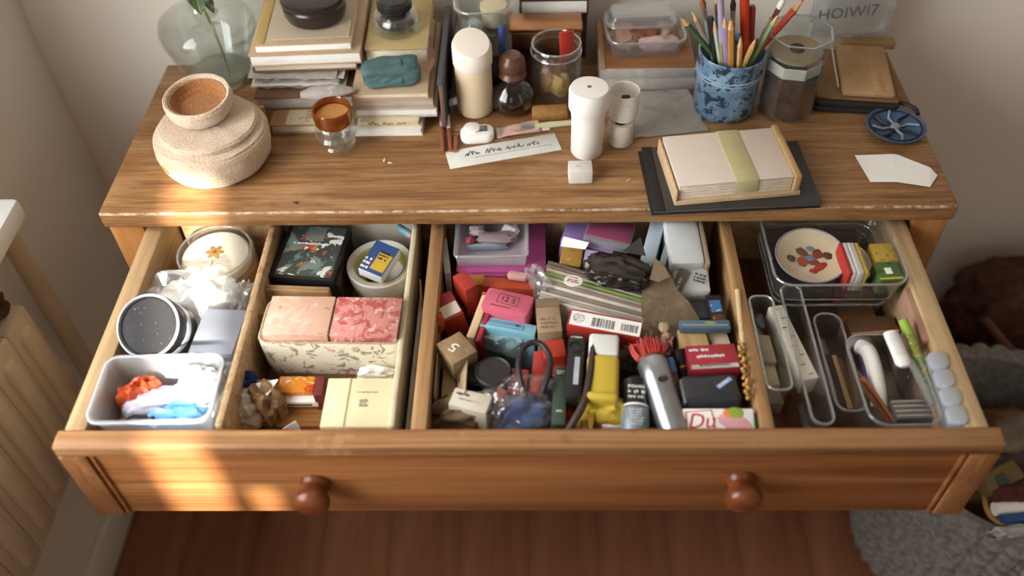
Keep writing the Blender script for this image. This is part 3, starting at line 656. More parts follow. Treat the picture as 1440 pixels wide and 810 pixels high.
O('body', lathe([(0, 0), (.0165, 0), (.018, .002), (.0185, .037), (.018, .038), (.017, .037), (.0165, .024), (.014, .022), (0, .022)], 36), 'splash_paper', t)
O('dark_dab', blob(.01, .007, .005, 2, .3, 2, 3), P('#4a3028', .6), t, TM((0.002, .004, .0218)))
t = T('white_eraser', 'small white block eraser standing before the white shaker', 'eraser', TM(at(816, 259, 0)+Vector((0, .011, 0)), .03))
O('block', bx(nb(), (0, 0, .0095), (.028, .021, .019), .0012), M('eraser_white', '#dcd8d2', .7, 0, .05, 60), t); O('printing', scribble(.006, .004, 1, 4, .0006), 'ink_grey', t, TM((-.002, 0, .0191)))
# sharpener, pencils, strip
t = T('sharpener', 'white rounded plastic pencil sharpener beside the copper pencils', 'sharpener', TM(at(671, 203, 0)+Vector((0, .012, 0)), .1))
O('body', rslab(.042, .026, .013, .011, 6, .003), 'white_plastic', t); O('blade_well', bx(nb(), (.002, .002, .0132), (.022, .011, .0012), .0003), P('#5f6660', .5), t)
O('blade', bx(nb(), (.001, .003, .0142), (.018, .006, .0008), .0002), 'steel', t); O('grip_bump', rslab(.02, .02, .004, .008, 5, .0015), 'white_plastic', t, TM((-.006, .003, .0125)))
O('red_mark', bx(nb(), (-.004, -.001, .0142), (.006, .002, .0006)), P('#b03a32', .6), t)
for k, (a, b) in enumerate((((623, 214), (620, 152)), ((634, 212), (629, 158)), ((640, 213), (641, 190)))):
    A, B = at(*a, .003), at(*b, .003)
    t, L = rod('copper_pencil', ('slim copper pencil with a red tip beside the sharpener', 'slim copper pencil with a white tip beside the sharpener', 'short copper pencil stub touching the sharpener')[k], 'pencil', A, B, .0028, 'copper', 'copper pencils')
    O('shaft', lathe([(0, 0), (.0028, 0), (.0028, L*.55), (0, L*.55)], 6), M('pencil_copper', '#a5644a', .45, .4, .1, 30), t)
    O('sleeve', lathe([(0, L*.55), (.0025, L*.55), (.0025, L*.9), (0, L*.9)], 10), ('paper_grey', 'white_plastic', 'pencil_copper')[k], t); O('tip', lathe([(0, L*.9), (.0022, L*.9), (.0006, L), (0, L)], 8), (P('#8e3b2c', .5), 'white_plastic', 'ink')[k], t)
m, W_, D_ = frame3((633, 237, .0012), (790, 210, .0012), (632, 212, .0012), .0012)
t = T('paper_strip', 'white paper strip with handwriting lying on the desk front', 'paper', m)
O('strip', bx(nb(), (0, 0, .0006), (W_, D_, .0011), .0002), M('strip_white', '#d8d8d2', .7, 0, .06, 40), t)
O('handwriting', handwriting(W_*.74, .013, 11, 4), 'ink', t, TM((.004, .003, .00145))); O('ruled_line', bx(nb(), (.012, -.004, .0012), (W_*.7, .0006, .0002)), 'ink_grey', t)
for k, (u, v) in enumerate(((549, 230), (541, 226), (416, 286), (884, 254), (1078, 300-20))): T1('pencil_shaving', ('curled pale pencil shaving before the glass votive', 'tiny pale crumb beside the curled shaving before votive', 'dark splinter on the desk before the felt basket', 'pale crumb on the desk beside the white eraser', 'tiny crumb near the black sketchbook edge')[k], 'shaving', blob(.007, .003, .002, 110+k, .5, 2, 2, 2), P(('#d3b890', '#d3b890', '#4a3a30', '#c9b090', '#c9b090')[k], .8), TM(at(u, v, .0001), k*1.3), 'crumbs on the desk')
# stone box with clear plastic tray
t = T('artist_panel', 'thick pale-edged wooden art panel lowest under the clear tray', 'panel', TM((.163, .29, 0)))
O('board', bx(nb(), (0, 0, .009), (.126, .12, .018), .0015), M('panel_edge', '#a7a29b', .8, 0, .12, 70), t)
t = T('artist_panel', 'brown topped art panel with white edges directly beneath clear tray', 'panel', TM((.162, .291, .0182)))
O('board', bx(nb(), (0, 0, .0065), (.125, .118, .013), .001), 'panel_edge', t)
O('top_face', bx(nb(), (.001, .0, .0142), (.119, .112, .0024), .0006), wood('panel_top', '#6b4326', '#8e6038', '#a27448', (1.5, 24, 24), .6, .3), t)
O('edge_tape', bx(nb(), (-.0585, 0, .0147), (.006, .116, .003), .0006), P('#a98a64', .8), t)
t = T('clear_food_tray', 'crinkled clear plastic tray of pinkish wrapped scraps on the art panels', 'tray', TM((.16, .288, .0338), .05))
def cr(bm, a, f):
    for v in bm.verts: v.co += Vector((noise.noise(v.co*f), noise.noise(v.co*f+Vector((9, 1, 2))), noise.noise(v.co*f+Vector((3, 7, 5)))*.6))*a
    return bm
O('lower_tray', cr(tray_bm(.104, .08, .026, .018, .0012, .006, .003, 8), .0015, 70), 'thin_film', t); O('lower_rim', rim_bm(.101, .077, .0255, .017, .0013, 8), 'clear_rim', t)
O('lid', cr(tray_bm(.092, .05, .014, .014, .001, .006, .002, 8), .0015, 70), 'thin_film', t, TM((-.004, .014, .044), 0, PI)); O('lid_rim', rim_bm(.09, .048, .031, .013, .0013, 8), 'clear_rim', t, TM((-.004, .014, 0)))
for k, (c, x, y, sx, sy, n_) in enumerate((('#b08a78', -.03, .0, .03, .05, 'dusty pink'), ('#8a5238', .004, .01, .04, .03, 'reddish brown'), ('#c6a6a4', .02, -.022, .05, .022, 'pale rose'), ('#a9927a', .034, .014, .02, .036, 'beige'))):
    T1('wrapped_scrap', '%s wrapped scrap inside the crinkled clear tray' % n_, 'scrap', blob(sx, sy, .017, 40+k, .3, 2.2, 4), P(c, .7), TM(Vector((.16+x*.86, .288+y*.8, .0375)), .05), smooth=60)
# grey cloth
c0 = [at(u, v, .001) for u, v in ((892, 195), (995, 184), (967, 126), (893, 130))]
def cl(s, q):
    a = c0[0].lerp(c0[1], s); b2 = c0[3].lerp(c0[2], s); pnt = a.lerp(b2, q)
    e = .0022*noise.noise(Vector((s*7, q*7, 0))); pnt = pnt + Vector((e, e*.7, .0012 + .0016*abs(noise.noise(Vector((s*4, q*4, 3)))))); return pnt
T1('paint_rag', 'grey paint-flecked cloth square lying beside the blue ceramic cup', 'cloth', sheet(cl, 24, 24, .0012), 'grey_cloth', smooth=60)
# notebooks
m, W_, D_ = frame3((917, 297, .007), (1160, 286, .007), (905, 207, .007), .007)
t = T('black_sketchbook', 'large flat black sketchbook under the cream card box', 'sketchbook', m)
W_ *= .985
O('back_cover', bx(nb(), (-.002, 0, .0007), (W_, D_, .0014), .0004), 'black_matte', t); O('pages', bx(nb(), (0, 0, .0035), (W_-.006, D_-.005, .0038), .0004), P('#6a625a', .8), t)
O('front_cover', bx(nb(), (.003, 0, .0063), (W_-.008, D_-.001, .0014), .0005), M('slate_cover', '#3b3937', .5, 0, .1, 20), t); O('spine', bx(nb(), (-W_/2+.008, 0, .0064), (.012, D_, .0022), .0008), 'black_matte', t)
m, W_, D_ = frame3((955, 262, .034), (1118, 248, .034), (932, 192, .034), .0265)
t = T('card_box', 'cream box of blank cards with a green paper band', 'box', m)
M('card_pages', '#dccfb6', .85, 0, .1, 120); M('card_top', '#d9cbbd', .8, 0, .03, 20)
O('box_base', bx(nb(), (.004, 0, .003), (W_+.012, D_+.008, .006), .0012), M('box_edge', '#c4a884', .7, 0, .08, 40), t)
for k in range(9): O('card_layer', bx(nb(), (.0003*math.sin(k*2), .0005*math.cos(k*3), .0065+k*.002), (W_-.002, D_-.001, .0018), .0003), 'card_pages' if k % 2 else 'card_top', t)
O('top_card', bx(nb(), (0, 0, .0255), (W_-.001, D_, .0014), .0004), 'card_top', t)
O('end_rail', bx(nb(), (W_/2+.004, 0, .0145), (.008, D_+.006, .029), .002), M('rail_wood', '#b08f62', .6, 0, .1, 60), t); O('left_rail', bx(nb(), (-W_/2-.0018, .0, .0105), (.003, D_+.006, .021), .001), 'box_edge', t)
O('paper_band', bx(nb(), (.012, 0, .0266), (.026, D_+.002, .001), .0003), M('band_green', '#b9b083', .75, 0, .06, 40), t); O('band_front', bx(nb(), (.012, -D_/2-.0008, .018), (.026, .001, .017), .0003), 'band_green', t)
# blue cup with pencils
pcup = stand(1012, 175, .036)
t = T('blue_cup', 'blue patterned ceramic cup full of pencils and brushes', 'cup', TM(pcup))
for zz_ in (.0585, .0625): O('ring_line', tube([(.0408*math.cos(a*PI/24), .0408*math.sin(a*PI/24), zz_) for a in range(49)], .0009, 6), P('#8fa9bd', .3), t)
O('body', lathe([(0, 0), (.034, 0), (.0375, .004), (.0385, .012), (.0398, .058), (.0415, .06), (.0405, .063), (.0412, .083), (.0418, .086), (.0405, .0875), (.0385, .086), (.0375, .06), (.0355, .012), (.03, .007), (0, .006)], 56), 'blue_ceramic', t)
PENC = [  # kind, colour words, barrel, tip, rim u v, tip u v, radius
 ('pencil', 'dark green', '#41603f', '#4f7a48', 990, 82, 957, 22, .0038), ('pencil', 'taupe', '#8d7a70', '#9c8b80', 994, 70, 972, 12, .003), ('brush', 'pale teal', '#8aa6a8', '#8a5a36', 996, 78, 986, -6, .0034),
 ('pen', 'black', '#262324', '#262324', 1000, 84, 999, 24, .0042), ('pencil', 'mint green', '#a9b8a4', '#c9cfc0', 1006, 88, 1004, 28, .0032), ('pen', 'olive and lavender', '#8a855a', '#9a93ad', 1012, 90, 1013, -6, .0036),
 ('pencil', 'lilac', '#9b84b0', '#b49acb', 1018, 92, 1019, 22, .0034), ('pencil', 'ochre', '#b5843f', '#8a5a2a', 1027, 92, 1028, 24, .0042), ('brush', 'brown', '#8c5c3a', '#3a2a22', 1030, 80, 1031, -4, .0032),
 ('pen', 'bright orange', '#c4502a', '#b8391f', 1048, 76, 1047, -8, .0052), ('pen', 'dark red', '#8d2f25', '#8d2f25', 1055, 74, 1058, 8, .0038), ('pencil', 'natural wood', '#c59a63', '#a87a45', 1041, 92, 1042, 50, .0034),
 ('pencil', 'light wood', '#c79c60', '#8a6a40', 1051, 90, 1064, 52, .0036), ('pencil', 'sage green', '#6f8f5e', '#4f7f6a', 1062, 84, 1096, 18, .0032), ('pencil', 'tan and orange', '#a87a48', '#b5552f', 1066, 72, 1084, 22, .003),
 ('brush', 'grey', '#77736f', '#d9d6cc', 1066, 68, 1104, -4, .0034), ('pencil', 'long vermilion', '#b8442a', '#b8442a', 1072, 74, 1131, -2, .0042), ('brush', 'slender slate', '#6f7a80', '#b9a98a', 1010, 74, 1007, -14, .0028)]
for k, (kd, nm, c1, c2, ru, rv, tu, tv, r) in enumerate(PENC):
    e = at(ru, rv, .087); q = e - pcup; q.z = 0
    if q.length > .0285: e = e - q.normalized()*(q.length-.0283)
    best = None
    for q_ in range(-30, 61, 3):
        tq = aty(tu, tv, e.y + q_*.001); d = (e - tq).normalized()
        if d.z > -.35: continue
        ft = e + d*((e.z-.014)/-d.z); rd = abs((ft - pcup).xy.length - .02) + abs(q_-4)*.00015 + (1 if (ft - pcup).xy.length > .028 else 0)
        if best is None or rd < best[0]: best = (rd, tq, ft)
    rd, tp, pt = best; d = (e - tp).normalized()
    while (pt - pcup).xy.length > .0275 and pt.z < .06: pt = pt - d*.002
    nmn = {'pencil': 'colored_pencil', 'brush': 'paintbrush', 'pen': 'felt_pen'}[kd]
    t, L = rod(nmn, nm + {'pencil': ' pencil standing point up in the blue cup', 'brush': ' handled paintbrush standing bristles up in the blue cup', 'pen': ' pen standing in the blue cup'}[kd], {'pencil': 'pencil', 'brush': 'paintbrush', 'pen': 'pen'}[kd], pt, tp, r, None, 'pencils and brushes in the blue cup')
    if kd == 'pencil':
        O('shaft', lathe([(0, 0), (r, 0), (r, L-.016), (0, L-.016)], 6), P(c1, .4), t); O('point', lathe([(0, L-.016), (r*.97, L-.0159), (r*.35, L-.004), (0, L-.004)], 10), P('#c9a274', .7), t); O('lead', lathe([(0, L-.0042), (r*.36, L-.0041), (0, L)], 8), P(c2, .5), t)
    elif kd == 'brush':
        O('handle', lathe([(0, 0), (r*.5, 0), (r, L*.45), (r*.8, L-.03), (0, L-.03)], 10), P(c1, .35), t); O('ferrule', lathe([(0, L-.031), (r*.85, L-.031), (r*.95, L-.016), (0, L-.016)], 10), 'copper' if k % 2 else 'steel', t); O('bristles', lathe([(0, L-.017), (r*.9, L-.017), (r*1.15, L-.01), (r*.4, L-.001), (0, L)], 10), P(c2, .9), t)
    else:
        O('barrel', lathe([(0, 0), (r*.9, 0), (r, .004), (r, L*.62), (0, L*.62)], 12), P(c1, .35), t); O('cap', lathe([(0, L*.62), (r*1.1, L*.62), (r*1.1, L-.004), (r*.8, L), (0, L)], 12), P(c2, .35), t)
# octagonal jar
pj = stand(1096, 172, .032)
t = T('octagonal_jar', 'octagonal clear glass jar filled with dark brown grains', 'jar', TM(pj, .2))
M('grains', '#5a3a2a', .6, 0, .35, 160, .8, 260, bd=.002)
O('contents', lathe([(0, .004), (.032, .004), (.0335, .01), (.0335, .062), (0, .062)], 8), 'grains', t, smooth=20)
O('glass', lathe([(0, 0), (.035, 0), (.0368, .003), (.0368, .078), (.034, .083), (.039, .09), (.04, .112), (.0385, .1125), (.0372, .09), (.0322, .083), (.0345, .077), (.0345, .005), (0, .003)], 8), 'clear_glass', t, smooth=20)
O('white_band', loft(nb(), [[Vector((r_c*math.cos(a*PI/4), r_c*math.sin(a*PI/4), z_c)) for a in range(8)] for r_c, z_c in ((.0338, .0635), (.0338, .0785), (.0341, .0785), (.0341, .0635), (.0338, .0635))], False, False), P('#cfc8bd', .6), t, smooth=20)
O('inner_lid', lathe([(0, .083), (.0315, .083), (.0315, .087), (0, .087)], 24), P('#9b8468', .6), t); O('lid_knob', lathe([(0, .0868), (.009, .0868), (.009, .09), (0, .09)], 20), 'ink', t)
O('rim', tube([(.0393*math.cos(a*PI/4), .0393*math.sin(a*PI/4), .112) for a in range(10)], .0012, 6), 'clear_rim', t)
# bag and board by the wall
T1('white_board', 'white primed board leaning on the wall behind the plastic bag', 'board', bx(nb(), (0, 0, .09), (.11, .006, .18), .001), P('#d5d2c8', .7), TM((.455, .352, 0), 0, -.06))
t = T('plastic_bag', 'clear plastic bag with dark block printing by the wall', 'plastic bag', TM((.438, .318, .03), .03, -.05))
O('film_body', blob(.096, .034, .15, 9, .18, 1.8, 5, 6, True, True), clear('bag_film', '#eef1f2', '#ffffff', .1, .45, .12, .2, '#e6eaec'), t, smooth=60)
text('HOIWI7', .022, 'ink_grey', t, TM((-.012, -.0205, .038), 0, PI/2, -.08))
# envelopes, dish, scrap
t = T('leather_wallet', 'black leather wallet lowest under the brown paper envelopes', 'wallet', TM((.43, .234, 0), -.12))
O('lower_flap', rslab(.108, .122, .0075, .008, 5, .002), 'black_matte', t); O('upper_flap', rslab(.106, .12, .0065, .008, 5, .002), 'black_matte', t, TM((0, .001, .0078)))
t = T('kraft_envelope', 'brown paper envelope with a pale fold on the wallet', 'envelope', TM((.431, .237, .0146), -.13))
O('body', bx(nb(), (0, 0, .0015), (.1, .112, .003), .0008), M('kraft_dark', '#7d5e3c', .8, 0, .1, 40, .2, 300), t); O('pale_fold', bx(nb(), (-.022, .012, .0035), (.0022, .09, .001), .0004), 'paper', t); O('dark_seal', lathe([(0, .003), (.005, .003), (.005, .0036), (0, .0036)], 16), 'ink_brown', t, TM((-.036, -.008, 0)))
t = T('kraft_packet', 'light brown paper packet topmost on the wallet', 'packet', TM((.443, .236, .0186), -.13))
O('body', bx(nb(), (0, 0, .004), (.064, .108, .008), .0025), 'kraft', t); O('fold_flap', bx(nb(), (.012, 0, .0083), (.012, .1, .0008), .0003), 'kraft', t)
T1('card_strip', 'narrow brown card strip behind the paper packet by the board', 'card', bx(nb(), (0, 0, .005), (.075, .016, .01), .001), 'kraft', TM((.474, .3265, 0), -.05))
pd_ = at(1259, 178, .006)
t = T('blue_dish', 'small round dark blue patterned metal dish near the desk edge', 'dish', TM((pd_.x, pd_.y, 0)))
M('dish_blue', '#3d5878', .35, .2, .15, 60, spec=.5); M('dish_line', '#141b26', .5); M('dish_pale', '#8f9aa6', .4, .3, .2, 60)
O('dish', lathe([(0, 0), (.016, 0), (.018, .002), (.034, .006), (.0362, .009), (.0345, .0095), (.03, .0065), (.012, .0035), (0, .0035)], 48), 'dish_blue', t)
O('rim_ring', tube([(.031*math.cos(a*PI/24), .031*math.sin(a*PI/24), .0082) for a in range(49)], .0009, 6), 'dish_line', t)
for k in range(8):
    a = k*PI/4; O('spoke', tube([(.005*math.cos(a), .005*math.sin(a), .0052), (.017*math.cos(a+.25), .017*math.sin(a+.25), .0062), (.029*math.cos(a), .029*math.sin(a), .0082)], .0016, 6), 'dish_line' if k % 2 else 'dish_pale', t)
O('centre_boss', lathe([(0, .005), (.006, .005), (.005, .0085), (0, .0095)], 16), 'dish_pale', t)
O('handle', tube(smoothpath([(-.004, .033, .009), (.004, .042, .011), (.02, .041, .011), (.031, .03, .011), (.033, .02, .009)], 5), .0026, 8), 'dish_line', t)
for k in range(3): O('foot', lathe([(0, -.0), (.002, 0), (.002, .004), (0, .004)], 8), 'dish_line', t, TM((.02*math.cos(k*2.1-1.6), .02*math.sin(k*2.1-1.6), 0)))
T1('torn_paper', 'torn white paper scrap lying near the right front desk corner', 'paper', polysheet([at(u, v, z) for u, v, z in ((1202, 219, .0012), (1255, 217, .003), (1262, 218, .003), (1308, 236, .0035), (1318, 247, .0012), (1308, 263, .0012), (1262, 256, .003), (1224, 256, .0012))], .0006), 'white_card', smooth=0)

# ------------------------------------------------------------------ drawer: helpers
def fr3(c, z): return [q if len(q) == 3 else (q[0], q[1], z) for q in c]
def FB(name, label, cat, c, z, h, mat, bev=.0008, body='body', r=None, group=None):
    m, W, D = frame3(*fr3(c, z), h); t = T(name, label, cat, m, group)
    O(body, rslab(W, D, h, r, 6, max(bev, .001)) if r else box0(W, D, h, bev), mat, t)
    return t, W, D
def F1(name, label, cat, c, z, h, mat, bev=.0008, r=None, group=None):
    m, W, D = frame3(*fr3(c, z), h)
    return T1(name, label, cat, rslab(W, D, h, r, 6, max(bev, .001)) if r else box0(W, D, h, bev), mat, m, group)
def top(t, h, bm, mat, name, x=0, y=0, rz=0): return O(name, bm, mat, t, TM((x, y, h+.0002), rz))
def slab(W, D, t=.0004): return bx(nb(), (0, 0, t/2), (W, D, t))
def wadded(name, label, cat, u, v, z, s, mat, seed, amp=.35, rz=0, ridg=True, sub=4, freq=1.5, group=None, sm=25):
    return T1(name, label, cat, blob(*s, seed, amp, freq, sub, 2.8, True, ridg), mat, TM(at(u, v, z), rz), group, sm)

BEFORE = set(bpy.data.objects)
# ------------------------------------------------------------------ drawer: left section
p = at(300, 350, -.112); p.z = DB
t = T('round_tin', 'round tan tub with a clear lid over flowered card', 'tub', TM(p))
O('body', lathe([(0, 0), (.046, 0), (.048, .003), (.0495, .06), (.0475, .062), (0, .062)], 48), M('tub_tan', '#b08a5a', .5, 0, .08, 25), t)
O('flower_card', lathe([(0, .0622), (.044, .0622), (.044, .075), (.042, .0768), (0, .0768)], 48), M('lid_card', '#e6dfd0', .7, 0, .04, 25), t)
O('clear_lid', lathe([(.05, .06), (.051, .061), (.051, .079), (.047, .083), (0, .0835), (0, .0825), (.0465, .082), (.0495, .0785), (.0495, .06)], 48), 'clear_plastic', t)
O('lid_ring', tube([(.0475*math.cos(a*PI/24), .0475*math.sin(a*PI/24), .083) for a in range(49)], .0014, 6), 'clear_rim', t)
fl_ = nb()
for k in range(6):
    a = k*PI/3; b2 = blob(.011, .007, .0012, k, .2, 2, 2); 
    for v in b2.verts: v.co = Matrix.Rotation(a, 3, 'Z') @ (v.co + Vector((.007, 0, 0)))
    me = bpy.data.meshes.new('q'); b2.to_mesh(me); fl_.from_mesh(me); bpy.data.meshes.remove(me); b2.free()
O('flower_print', fl_, P('#a5762f', .7), t, TM((-.002, .004, .0766))); O('flower_eye', lathe([(0, 0), (.003, 0), (.002, .0016), (0, .002)], 10), P('#5a3a20', .7), t, TM((-.002, .004, .077)))
O('print_stem', bx(nb(), (0, 0, 0), (.0012, .014, .0008)), 'ink_brown', t, TM((-.001, -.018, .077)))
t = T('crinkled_bag', 'crinkled clear plastic bag around folded white tissue', 'plastic bag', TM(Vector((at(275, 432, -.145).x, at(275, 432, -.145).y, DB)), .1))
O('film_body', blob(.108, .082, .098, 12, .3, 1.5, 5, 3.2, True, True), 'film', t, smooth=40)
O('film_tail', blob(.045, .045, .08, 14, .4, 3, 4, 2.6, True, True), 'film', t, TM((.055, .004, 0)), 40)
T1('tissue_wad', 'folded white tissue wad inside the crinkled clear bag', 'tissue', blob(.088, .06, .084, 13, .2, 1.4, 4, 3.2, True, True), 'white_card', TM(Vector((at(270, 432, -.145).x, at(270, 432, -.145).y, DB+.0005)), .1), None, 40)
n = Vector((-.08, -.55, .83)).normalized(); c = at(208, 459, -.078)
t = T('black_jar', 'black speckled jar with a silver rim lying tilted against drawer side', 'jar', axis_frame(c - n*.058, n))
O('body', lathe([(0, 0), (.03, 0), (.034, .003), (.0345, .044), (0, .044)], 44), 'black_plastic', t)
O('lid', lathe([(0, .0442), (.037, .0442), (.0375, .046), (.0375, .056), (.0355, .0575), (.033, .058), (.0325, .0565), (0, .0565)], 48), 'speckled_black', t)
O('lid_rim', tube([(.0365*math.cos(a*PI/24), .0365*math.sin(a*PI/24), .0578) for a in range(49)], .0016, 8), M('rim_silver', '#b9bdc6', .3, .4, .05), t)
O('silver_band', lathe([(.0348, .02), (.0352, .021), (.0352, .03), (.0348, .031)], 44), 'rim_silver', t)
ORD = ('lowest', 'second lowest', 'third lowest', 'third highest', 'second highest', 'topmost')
for k in range(6):
    z = DB + k*.0145
    T1('folded_envelope', 'grey-blue folded envelope, %s in the pile beside the black jar' % ORD[k], 'envelope', box0(.056-.002*(k % 2), .07, .0138, .003), M('env_blue', '#8d929e', .75, 0, .06, 30), TM(Vector((-.366+.002*math.sin(k), -.112+k*.0055, z)), -.06), 'pile of grey-blue envelopes')
m, W_, D_ = frame3((121, 597, -.091), (303, 593, -.091), (160, 500, -.091), .105)
m = Matrix.Translation((-.006, 0, 0)) @ m
t = T('plastic_bin', 'frosted clear plastic bin of small bright packets', 'container', m)
O('bin', tray_bm(W_*.98, D_, .105, .016, .0016, .019, .004, 7), 'frost_plastic', t); O('rim', rim_bm(W_*.965, D_-.003, .103, .015, .003, 7), M('bin_rim', '#cfd6db', .35, 0, .03), t)
mi = m
def inbin(x, y, z, rz=0, rx=0, ry=0): return mi @ TM((x, y, z), rz, rx, ry)
T1('blue_packet', 'glossy light blue foil packet in the frosted bin', 'packet', blob(.068, .044, .05, 31, .16, 2.2, 4, 4, True, True), M('foil_blue', '#5f9ccb', .25, 0, .15, 40, spec=.6), inbin(.018, -.014, .03, .1), None, 30)
T1('orange_bag', 'crumpled orange plastic wrapper in the frosted bin', 'wrapper', blob(.05, .03, .074, 32, .35, 2.6, 4, 2.6, True, True), M('foil_orange', '#c8572f', .35, 0, .15, 40), inbin(-.03, .012, .02, .5), None, 30)
T1('lavender_pouch', 'pale lavender sachet resting across the bright packets in bin', 'sachet', blob(.07, .028, .052, 33, .18, 2.2, 4, 3, True, True), M('lavender', '#b9b3c4', .4, 0, .08, 40), inbin(-.012, .002, .036, .35), None, 40)
t = T1('white_packet', 'white and green patterned sachet in the frosted bin corner', 'sachet', blob(.05, .045, .078, 34, .22, 2.4, 4, 3, True, True), spots('white_green', '#e4e6df', [('#8fae8f', 60, .6, .03, .8), ('#4a4f7a', 90, .68, .02, .8)], .4), inbin(.038, .018, .024, -.2), None, 40)
t = T('black_dropper', 'small black rubber bulb dropper in the frosted bin', 'dropper', inbin(-.038, -.022, .018, .2))
O('bulb', lathe([(0, 0), (.007, .002), (.009, .012), (.006, .022), (.004, .026), (.004, .036), (0, .036)], 16), 'black_plastic', t, TM((0, 0, .05), 0, .3, 1.2)); O('support', blob(.05, .03, .05, 35, .3, 2.4, 3), P('#7a2f22', .5), t)
wadded('packet_heap', 'heap of mixed dull wrappers at the bottom of frosted bin', 'wrapper', 0, 0, 0, (.1, .055, .034), P('#9c8a86', .6), 37, .2).matrix_world = inbin(0, 0, .004)
T1('cling_film', 'scrunched clear film between plastic bin and flowered box', 'plastic film', blob(.014, .1, .09, 36, .35, 4, 4, 2.4, True, True), 'film', TM((-.343, -.175, DB)), None, 40)

# ------------------------------------------------------------------ drawer: flowered box section
LX0, LX1 = -.333, -.139
t = T('flowered_liner', 'long open cardboard box lined in faded floral paper', 'box', TM(((LX0+LX1)/2, (YB+DBK)/2, DB)))
wd, ln = LX1-LX0, DBK-.016-YB-.004
O('left_wall', bx(nb(), (-wd/2+.0045, -.006, .053), (.009, ln, .106), .003), 'floral_lining', t); O('right_wall', bx(nb(), (wd/2-.0035, -.006, .052), (.007, ln, .104), .002), M('liner_cream', '#c9bda0', .8, 0, .1, 40), t)
O('base', bx(nb(), (0, -.006, .0015), (wd-.012, ln, .003)), 'kraft', t); O('back_wall', bx(nb(), (0, ln/2-.01, .052), (wd-.014, .005, .104), .001), M('liner_white', '#b9b4a8', .8, 0, .08, 40), t)
O('cross_wall', bx(nb(), (0, -.004, .046), (wd-.018, .004, .086), .001), 'kraft', t)
ZL = DB+.0035
# books at the back left
t, W_, D_ = FB('film_case', 'dark glossy film case with picture cover in flowered box', 'case', ((377, 389), (466, 396), (395, 312)), -.112, .016, 'black_plastic')
top(t, .016, slab(W_*.88, D_*.9), 'photo_print', 'cover_picture', .002, 0); top(t, .0165, slab(W_*.3, D_*.25, .0003), P('#6b6e6a', .4), 'dark_panel', -.0, D_*.3)
top(t, .0168, scribble(W_*.6, .006, 1, 4, .0008), 'ink_white', 'lettering', 0, D_*.12)
m2 = t.matrix_world.copy()
T1('leather_notebook', 'thick dark notebook beneath the glossy film case', 'notebook', box0(W_*1.02, D_*1.02, .068, .002), 'ebony', Matrix.Translation((m2.translation.x, m2.translation.y+.004, ZL+.0005)))
t, W_, D_ = FB('kraft_wrap', 'folded brown kraft paper before the dark film case', 'paper', ((366, 408), (462, 412), (369, 399)), -.112, .08, 'kraft', .003)
O('fold', bx(nb(), (0, 0, .0805), (W_, .003, .003), .001), 'kraft', t)
# white bowl and blue card pack
p = at(525, 398, -.14); p.z = ZL+.0003; p.x = -.1895; p.y = .042
t = T('white_bowl', 'white ceramic bowl with a yellow-green inner rim in flowered box', 'bowl', TM(p))
O('bowl', lathe([(0, 0), (.022, 0), (.024, .004), (.038, .03), (.0425, .05), (.0435, .064), (.042, .066), (.0335, .062), (.033, .052), (.03, .032), (.02, .01), (0, .008)], 48), M('bowl_white', '#d3cfc4', .3, 0, .05, 20), t)
O('inner_band', loft(nb(), [[Vector((r_c*math.cos(a*PI/24), r_c*math.sin(a*PI/24), z_c)) for a in range(48)] for r_c, z_c in ((.0336, .063), (.0338, .0642), (.031, .061), (.029, .048), (.0305, .048), (.0336, .063))], False, False), P('#b5ad63', .4), t)
m, W_, D_ = frame3((503, 377, -.108), (536, 391, -.112), (531, 338, -.102), .016)
t = T('card_pack', 'blue and yellow small card pack leaning in the white bowl', 'box', m)
O('body', box0(W_, D_, .016, .0012), M('pack_white', '#c9ccd0', .6, 0, .04), t); top(t, .016, slab(W_*.98, D_*.98, .0005), P('#2f4a7d', .45), 'blue_top')
top(t, .0166, slab(W_*.55, D_*.55, .0004), P('#c2a03a', .5), 'yellow_panel', W_*.18, -D_*.1); top(t, .0172, scribble(W_*.4, D_*.3, 3, 5, .001), 'ink', 'lettering', W_*.15, D_*.1); top(t, .0166, scribble(W_*.3, D_*.4, 3, 6, .0012), 'ink_white', 'star_print', -W_*.3, -D_*.25)
for k, (x, y, c, nm) in enumerate(((-.014, -.012, '#cfc6b8', 'ivory'), (.0, -.018, '#8a5a48', 'russet'), (.014, -.012, '#6d6a58', 'olive'), (-.018, .004, '#7a4a3a', 'dark red'))):
    T1('pebble', '%s pebble lying in the bottom of the white bowl' % nm, 'pebble', blob(.012, .01, .009, 50+k, .15, 1.5, 3, 2.2), P(c, .5), TM(p + Vector((x, y, .022+.004*(k % 2)))))
t, L = rod('striped_marker', 'teal marker with a red end lying behind the card pack', 'marker', (-.166, .083, -.105), (-.141, .062, -.107), .005, None)
O('barrel', lathe([(0, 0), (.0045, 0), (.005, .003), (.005, L*.75), (0, L*.75)], 12), P('#5f8b93', .4), t); O('red_end', lathe([(0, L*.75), (.0052, L*.75), (.0045, L), (0, L)], 12), P('#b0394a', .4), t)
